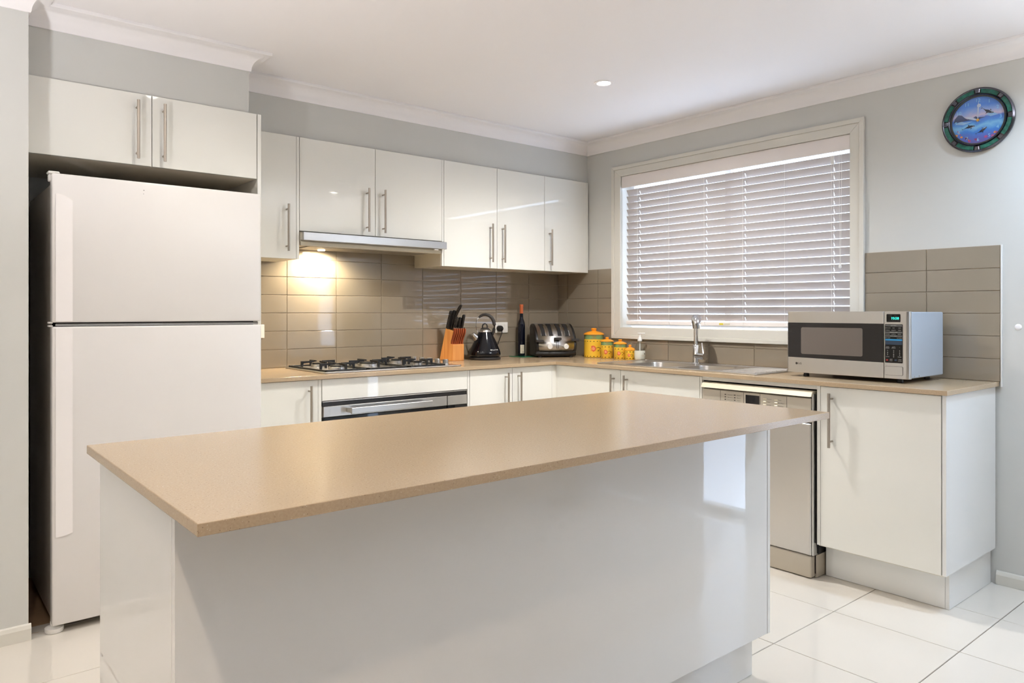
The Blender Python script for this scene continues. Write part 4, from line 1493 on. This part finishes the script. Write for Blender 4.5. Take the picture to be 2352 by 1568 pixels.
# ------------------------------------------------------------------ soap dispenser
sp = thing('soap_dispenser', 'clear pump soap bottle with white label beside the sink', 'soap dispenser', (-.092, -.8505, .9005), -KR + math.radians(8))
prof_b = [(.028, 0), (.033, .003), (.035, .012), (.036, .030), (.0355, .058)]
MB().lathe(prof_b + [(.0350, .0605), (0, .0605)], seg=32, caps=False).build('label_sleeve', 'liquid', sp, smooth=True, world=False, angle=60)
MB().lathe([(.0352, .0606), (.034, .075), (.028, .095), (.020, .112), (.0145, .122), (.0135, .126)], seg=32, caps=False).build('clear_shoulder', 'clear', sp, smooth=True, world=False)
MB().cyl((0, 0, .06), (0, 0, .126), .0032, 8).build('dip_tube', 'whiteplastic', sp, world=False)
MB().lathe([(.0145, .122), (.0150, .124), (.0145, .138), (.009, .146), (.0055, .152), (.0048, .170)], seg=24).build('pump_collar', 'whiteplastic', sp, smooth=True, world=False)
mb = MB()
mb.prism(rrect(-.016, .034, -.0075, .0075, .005), lambda u, v, t: (u, v, t), .169, .176, bevel=.0015)
mb.build('pump_nozzle', 'whiteplastic', sp, world=False)
dm = MB()
for (u, v, rr) in ((.008, .030, .011),):
    for k in range(16):
        a, b = 2 * math.pi * k / 16, 2 * math.pi * (k + 1) / 16
        dm.poly([(.0364 * math.sin((u + q[0]) / .036), -.0364 * math.cos((u + q[0]) / .036), v + q[1]) for q in ((0, 0), (rr * math.cos(a), .6 * rr * math.sin(a)), (rr * math.cos(b), .6 * rr * math.sin(b)))])
dm.build('label_fruit', 'paper', sp, world=False)
dm = MB()
for k in range(7):
    a = math.radians(20 + 22 * k)
    c0 = (.021, .040)
    for_tip = (c0[0] + .008 * math.cos(a), c0[1] + .008 * math.sin(a))
    pr_ = [(c0[0] + .0015 * math.sin(a), c0[1] - .0015 * math.cos(a)), for_tip, (c0[0] - .0015 * math.sin(a), c0[1] + .0015 * math.cos(a))]
    dm.poly([(.0366 * math.sin(u / .036), -.0366 * math.cos(u / .036), v) for u, v in pr_])
o = dm.build('label_leaves', 'leaf', sp, world=False); o['kind'] = 'stuff'

# ------------------------------------------------------------------ wall clock
CY, CZ, CR = -2.7385, 2.081, .1455
clk = thing('wall_clock', 'round clock with sea picture dial and green marbled rim', 'clock', (-.0005, CY, CZ))


def cpt(u, v, d):          # u: to the viewer's right, v: up, d: out from the wall
    return (-d, -u, v)


ring = MB()
ring.lathe([(CR * .99, 0), (CR, -.006), (CR * .995, -.016), (CR * .95, -.022), (CR * .935, -.020)], seg=64, axis='x', caps=False)
ring.build('outer_rim', 'greymetal', clk, smooth=True, world=False)
ring = MB()
ring.lathe([(CR * .81, -.012), (CR * .805, -.019), (CR * .79, -.022), (CR * .765, -.018), (CR * .755, -.010)], seg=64, axis='x', caps=False)
ring.build('inner_rim', 'greymetal', clk, smooth=True, world=False)
MB().lathe([(0, -.001), (CR * .97, -.001), (CR * .97, -.0145), (CR * .72, -.0145), (CR * .72, -.006), (0, -.006)], seg=64, axis='x', caps=False).build('case', 'black', clk, world=False)
for k in range(8):
    a0_, a1_ = math.radians(-1 + 45 * k + 6.0 + 22.5 - 22), math.radians(-1 + 45 * (k + 1) - 6.0 + 22.5 - 22)
    m = MB()
    n = 8
    for j in range(n):
        p, q = a0_ + (a1_ - a0_) * j / n, a0_ + (a1_ - a0_) * (j + 1) / n
        r0, r1 = CR * .815, CR * .945
        pts = [(r0, p), (r1, p), (r1, q), (r0, q)]
        m.poly([cpt(r * math.cos(a), r * math.sin(a), .0185) for r, a in pts])
        m.poly([cpt(r * math.cos(a), r * math.sin(a), .014) for r, a in pts][::-1])
    m.build('marble_segment', 'marble', clk, world=False)
    am = math.radians(45 * k - .5)
    m = MB()
    cc, ss = math.cos(am), math.sin(am)
    prof_ = [(CR * .82, -.0085), (CR * .955, -.0105), (CR * .955, .0105), (CR * .82, .0085)]
    m.prism(prof_, lambda u, v, t: cpt(u * cc - v * ss, u * ss + v * cc, t), .014, .0215, bevel=.002)
    m.build('rim_clip', 'greymetal', clk, world=False)
# printed sea dial
dm_ = bpy.data.materials.new('sea_print')
dm_.use_nodes = True
nt = dm_.node_tree
b = nt.nodes['Principled BSDF']; b.inputs['Roughness'].default_value = 0.3
tcn = nt.nodes.new('ShaderNodeTexCoord')
sx_ = nt.nodes.new('ShaderNodeSeparateXYZ')
nz_ = nt.nodes.new('ShaderNodeTexNoise'); nz_.inputs['Scale'].default_value = 28
nt.links.new(tcn.outputs['Object'], nz_.inputs['Vector'])
nt.links.new(tcn.outputs['Object'], sx_.inputs[0])
ma = nt.nodes.new('ShaderNodeMath'); ma.operation = 'MULTIPLY_ADD'; ma.inputs[1].default_value = .035
nt.links.new(nz_.outputs['Fac'], ma.inputs[0]); nt.links.new(sx_.outputs['Z'], ma.inputs[2])
mr = nt.nodes.new('ShaderNodeMapRange'); mr.inputs['From Min'].default_value = -.095; mr.inputs['From Max'].default_value = .125
nt.links.new(ma.outputs[0], mr.inputs['Value'])
rp = nt.nodes.new('ShaderNodeValToRGB')
rp.color_ramp.elements[0].position = 0; rp.color_ramp.elements[0].color = rgb(98, 84, 160)
rp.color_ramp.elements[1].position = 1; rp.color_ramp.elements[1].color = rgb(92, 140, 222)
for pos, cc_ in ((.16, rgb(80, 100, 196)), (.30, rgb(52, 132, 226)), (.40, rgb(130, 196, 240)), (.46, rgb(76, 142, 226)), (.55, rgb(72, 120, 212)), (.60, rgb(214, 196, 220)), (.70, rgb(144, 170, 230)), (.82, rgb(76, 134, 228))):
    e = rp.color_ramp.elements.new(pos); e.color = cc_
nt.links.new(mr.outputs[0], rp.inputs[0]); nt.links.new(rp.outputs[0], b.inputs['Base Color'])
DR = CR * .76
dl_ = MB()
dl_.poly([cpt(DR * math.cos(k * math.pi / 24), DR * math.sin(k * math.pi / 24), .0068) for k in range(48)])
dial = dl_.build('dial', dm_, clk, world=False)
S = DR / .56          # picture units: dial radius = 0.56


def pic(name, polys, material, d, par=None):
    m = MB()
    for pl in polys:
        try: m.poly([cpt(u * S, v * S, d) for u, v in pl])
        except ValueError: pass
    return m.build(name, material, par or dial, world=False)


MT['clock_rock'] = mat('print_rock', rgb(58, 70, 112), .35, var=.2, vscale=80)
MT['clock_dark'] = mat('print_dark', rgb(28, 32, 58), .35, var=.1)
MT['clock_pale'] = mat('print_pale', rgb(206, 214, 236), .35, var=.05)
MT['clock_num'] = mat('print_numeral', rgb(150, 214, 248), .35, var=.03)
MT['clock_coral'] = mat('print_coral', rgb(176, 74, 138), .35, var=.3, vscale=90)
MT['clock_orange'] = mat('print_orange', rgb(238, 150, 84), .35, var=.2, vscale=90)
MT['clock_foam'] = mat('print_foam', rgb(150, 190, 232), .35, var=.25, vscale=70)
pic('picture_mountain', [[(-.50, .02), (-.47, .12), (-.40, .19), (-.33, .17), (-.27, .10), (-.22, .06), (-.10, .03)], [(-.18, .03), (-.10, .06), (-.05, .10), (0, .06), (.16, .05), (.02, .02)]], 'clock_rock', .0072)
moon = [(.02 + .042 * math.cos(k * math.pi / 10), .33 + .042 * math.sin(k * math.pi / 10)) for k in range(20)]
pic('picture_moon', [moon], 'clock_pale', .0072)
pic('picture_foam', [[(-.46, -.02), (-.36, .04), (-.28, .0), (-.10, -.01), (-.30, -.06)], [(.16, .10), (.25, .14), (.34, .10), (.40, .06), (.25, .04)]], 'clock_foam', .0070)


def orca(cx_, cy_, s, ang_, flip):
    ca, sa_ = math.cos(ang_), math.sin(ang_)

    def T(u, v):
        u = -u if flip else u
        return (cx_ + s * (u * ca - v * sa_), cy_ + s * (u * sa_ + v * ca))
    top = [(-1, -.15), (-.55, .05), (-.2, .22), (.3, .25), (.75, .12), (1, -.05)]
    bot = [(-1, -.15), (-.5, -.08), (-.1, -.18), (.4, -.22), (.8, -.15), (1, -.05)]
    polys = []
    for i in range(5):
        polys.append([T(*bot[i]), T(*bot[i + 1]), T(*top[i + 1]), T(*top[i])] if i else [T(*bot[0]), T(*bot[1]), T(*top[1])])
    polys.append([T(-.1, .22), T(.15, .25), T(-.15, .55)])
    polys.append([T(-.98, -.12), T(-1.3, .12), T(-1.05, -.2)])
    polys.append([T(-.98, -.12), T(-1.35, -.28), T(-1.05, -.2)])
    polys.append([T(.25, -.2), T(.5, -.2), T(.15, -.5)])
    belly = [[T(.1, -.19), T(.5, -.2), T(.95, -.08), T(.5, -.1)], [T(.55, .06), T(.78, .05), T(.68, .0)]]
    return polys, belly


for args in ((.20, .17, .135, math.radians(150), True), (-.18, -.13, .125, math.radians(6), False), (.08, -.25, .12, math.radians(-150), True)):
    dk, be = orca(*args)
    w_ = pic('picture_whale', dk, 'clock_dark', .0074)
    pic('picture_whale_patch', be, 'clock_pale', .0077)
cor, cor2 = [], []
for k in range(16):
    a = random.uniform(-2.75, -.35)
    r = random.uniform(.43, .53)
    u, v = r * math.cos(a), r * math.sin(a)
    sz = random.uniform(.02, .045)
    (cor if k % 4 else cor2).append([(u + sz * math.cos(j * 1.047) * random.uniform(.6, 1.1), v + sz * .8 * math.sin(j * 1.047)) for j in range(6)])
o = pic('picture_coral', cor, 'clock_coral', .0071); o['kind'] = 'stuff'
o = pic('picture_sponge', cor2, 'clock_orange', .0071); o['kind'] = 'stuff'
nm = MB()
for h in range(1, 13):
    a = math.radians(90 - 30 * h)
    add_text(nm, str(h), .021, lambda u, v: cpt(.45 * S * math.cos(a) + u, .45 * S * math.sin(a) + v, .0079))
o = nm.build('numerals', 'clock_num', dial, world=False); o['kind'] = 'stuff'


def hand_(name, ang_, L, w, d):
    ca, sa_ = math.sin(ang_), math.cos(ang_)
    pts = [(-.010, -w * .3), (L * .55, -w), (L, 0), (L * .55, w), (-.010, w * .3)]
    MB().prism(pts, lambda u, v, t: cpt(u * ca + v * sa_, u * sa_ - v * ca, t), d, d + .0006).build(name, 'clock_pale', clk, world=False)


hand_('minute_hand', math.radians(2), .088, .0030, .0098)
hand_('hour_hand', math.radians(-66), .060, .0055, .0088)
MB().lathe([(.0065, -.008), (.0065, -.0108), (.003, -.012), (0, -.012)], seg=16, axis='x', caps=False).build('hand_boss', 'gold', clk, smooth=True, world=False)
gl = MB()
gl.lathe([(CR * .765, -.0155), (CR * .5, -.0165), (0, -.017)], seg=48, axis='x', caps=False)
gl.build('glass_cover', 'pane', clk, smooth=True, world=False)


# ------------------------------------------------------------------ ceiling downlights
def downlight(x, y, label, watts=DOWNLIGHT_W, col=NEUTRAL):
    t = thing('downlight', label, 'downlight', (x, y, ZC), 0, 'recessed ceiling downlights')
    MB().lathe([(.050, -.0005), (.050, -.003), (.046, -.005), (.036, -.0045), (.034, -.001)], seg=32, caps=False).build('trim_ring', 'ceiling', t, smooth=True, world=False)
    MB().lathe([(0, -.002), (.034, -.002)], seg=24, caps=False).build('lamp_lens', 'lens', t, world=False)
    d = bpy.data.lights.new('downlight_lamp', 'SPOT')
    d.energy = watts
    d.color = col
    d.shadow_soft_size = .035
    d.spot_size = math.radians(155)
    d.spot_blend = 0.9
    o = bpy.data.objects.new('downlight_lamp', d)
    C.objects.link(o); o.parent = t
    o.location = (0, 0, -.012)


downlight(-.967, -1.340, 'round lit downlight in the ceiling in front of the window')
downlight(-2.75, -1.50, 'downlight above the aisle in front of the oven', 41.0, (1.0, 0.97, 0.88))
downlight(-3.95, -3.60, 'added warm fill downlight beside the camera', 46.0, (1.0, 0.80, 0.60))  # added lamp out of view, lifts the fridge side and island

downlight(-.45, -3.36, 'added blue fill downlight standing in for daylight by the glass door', 66.0, (0.54, 0.75, 1.0))  # added lamp out of view, its blue stands in for door daylight

# ------------------------------------------------------------------ added uplighters, unseen, to brighten the ceiling
def uplighter(x, y, label, watts, h=1.72, col=COOL):
    t = thing('added_uplighter', label, 'added fill lamp', (x, y, 0.0005), 0, 'added fill uplighters')
    MB().lathe([(.14, 0), (.14, .012), (.12, .02), (.02, .026)], seg=32).build('base', 'nickel', t, smooth=True, world=False)
    MB().cyl((0, 0, .02), (0, 0, h), .012, 12).build('pole', 'nickel', t, smooth=True, world=False)
    MB().lathe([(.02, h - .02), (.06, h), (.12, h + .05), (.16, h + .11), (.158, h + .112), (.118, h + .055), (.058, h + .006), (0, h - .008)], seg=32, caps=False).build('bowl_shade', 'whiteplastic', t, smooth=True, world=False)
    d = bpy.data.lights.new('fill_uplight', 'SPOT')
    d.energy = watts
    d.color = col
    d.shadow_soft_size = .06
    d.spot_size = math.radians(168)
    d.spot_blend = 0.7
    o = bpy.data.objects.new('fill_uplight', d)
    C.objects.link(o); o.parent = t
    o.location = (0, 0, h + .118)
    o.rotation_euler = (math.pi, 0, 0)


uplighter(-5.4, -1.7, 'added fill uplighter left of the wall end', 50.0, 1.72, (1.0, 0.93, 0.82))
uplighter(-.50, -4.6, 'added fill uplighter by the sheer curtain', 225.0, 1.72, (0.93, 0.965, 1.0))
uplighter(-4.4, -2.2, 'added low fill uplighter left of the island', 84.0, 1.02, (0.95, 0.96, 1.0))
